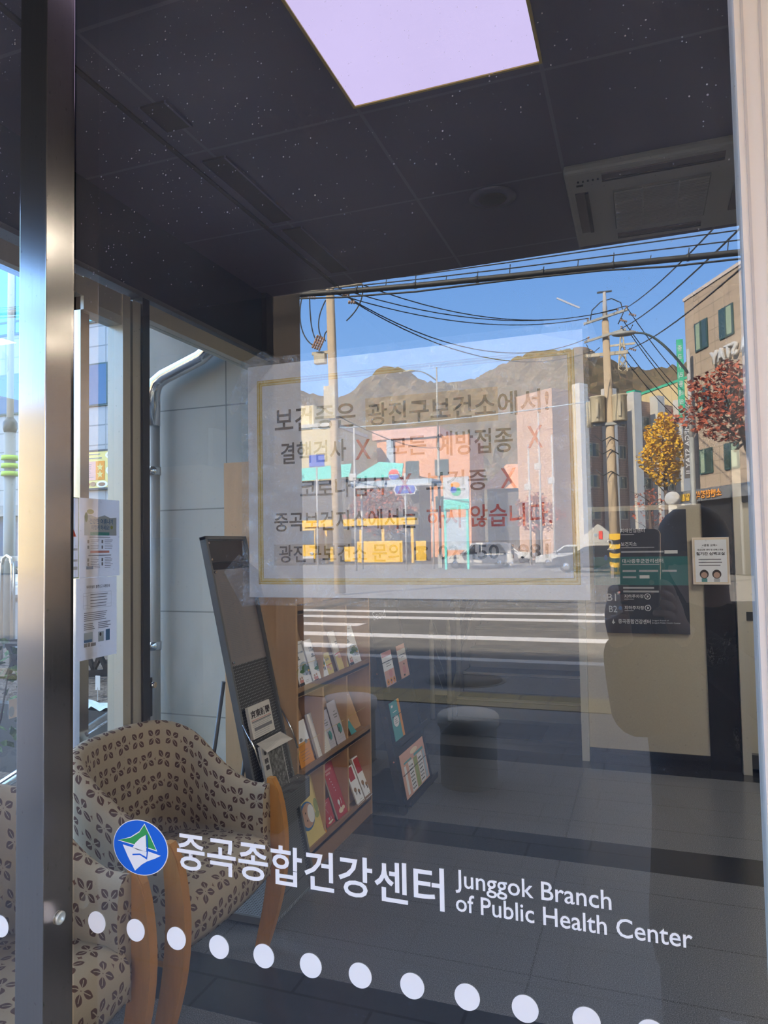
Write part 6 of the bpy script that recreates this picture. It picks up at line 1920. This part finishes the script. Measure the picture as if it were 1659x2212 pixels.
E_.append(('pelvis', 'hem'))
cn = ['hem', 'pelvis', 'belly', 'chest', 'neck', 'rsh', 'rel', 'rwr', 'lsh', 'lel', 'lwr']
cJ = dict(J); cJ['pelvis'] = (px_, py_, .72)
cr_ = dict(hem=(.235, .17), pelvis=(.19, .135), belly=(.175, .125), chest=(.175, .125), neck=.062, rsh=.085, rel=.070, rwr=.046, lsh=.085, lel=.070, lwr=.046)
ce = [(cn.index(a), cn.index(b_)) for a, b_ in E_ if a in cn and b_ in cn]
body_mesh('coat', [cJ[n_] for n_ in cn], ce, [cr_[n_] for n_ in cn], 0, 'coat', per)
tn = ['pelvis', 'rhip', 'rkn', 'ran', 'lhip', 'lkn', 'lan']
tr_ = dict(pelvis=(.13, .10), rhip=.095, rkn=.075, ran=.062, lhip=.095, lkn=.075, lan=.062)
te = [(tn.index(a), tn.index(b_)) for a, b_ in E_ if a in tn and b_ in tn]
body_mesh('trousers', [J[n_] for n_ in tn], te, [tr_[n_] for n_ in tn], 0, 'trousers', per)
for s in ('r', 'l'):
    a, c = Vector(J[s + 'an']), Vector(J[s + 'to'])
    b = MB(); b.prism([(a.x - .045, a.y - .06, 0), (a.x + .045, a.y - .06, 0), (c.x + .05, c.y - .02, 0), (c.x + .02, c.y + .05, 0), (c.x - .02, c.y + .05, 0), (c.x - .05, c.y - .02, 0)], (0, 0, .075), .02)
    b.build('shoe', 'black_rubber', per)

# the phone stands just behind the camera's own lens point
t = thing('phone', 'dark phone held upright by the mirrored photographer', 'phone', tuple(CAM - CF * .008))
Rm = Matrix((CR, CF, CU)).transposed()
O = CAM - CF * .006
def ploc(x, y, z): return O + CR * x + CF * y + CU * z
def rr_rect(x0, x1, z0, z1, r, n=6):
    P_ = []
    for cx, cz, a0 in ((x1 - r, z1 - r, 0), (x0 + r, z1 - r, 90), (x0 + r, z0 + r, 180), (x1 - r, z0 + r, 270)):
        for k in range(n + 1):
            a = math.radians(a0 + 90 * k / n)
            P_.append((cx + r * math.cos(a), cz + r * math.sin(a)))
    return P_
MB().prism([ploc(x, -.010, z) for x, z in rr_rect(-.050, .031, -.138, .025, .012)], CF * .0098).build('case', 'phone', t)
MB().prism([ploc(x, -.0098, z) for x, z in rr_rect(-.0508, .0318, -.1388, .0258, .0125)], CF * .004).build('frame', 'phone_edge', t)
for (x, z) in ((.0, .0), (.016, -.020), (-.004, -.034)):
    if (x, z) == (0, 0): continue
    MB().cyl(ploc(x, 0, z), ploc(x, .0025, z), .0075, .0072, 20).build('lens', 'lens', t)
MB().prism([ploc(x, -.0105, z) for x, z in rr_rect(-.047, .028, -.134, .021, .009)], -CF * .0004).build('screen', 'bluegrey', t)

for o in bpy.data.objects:
    if '_local' in o: del o['_local']
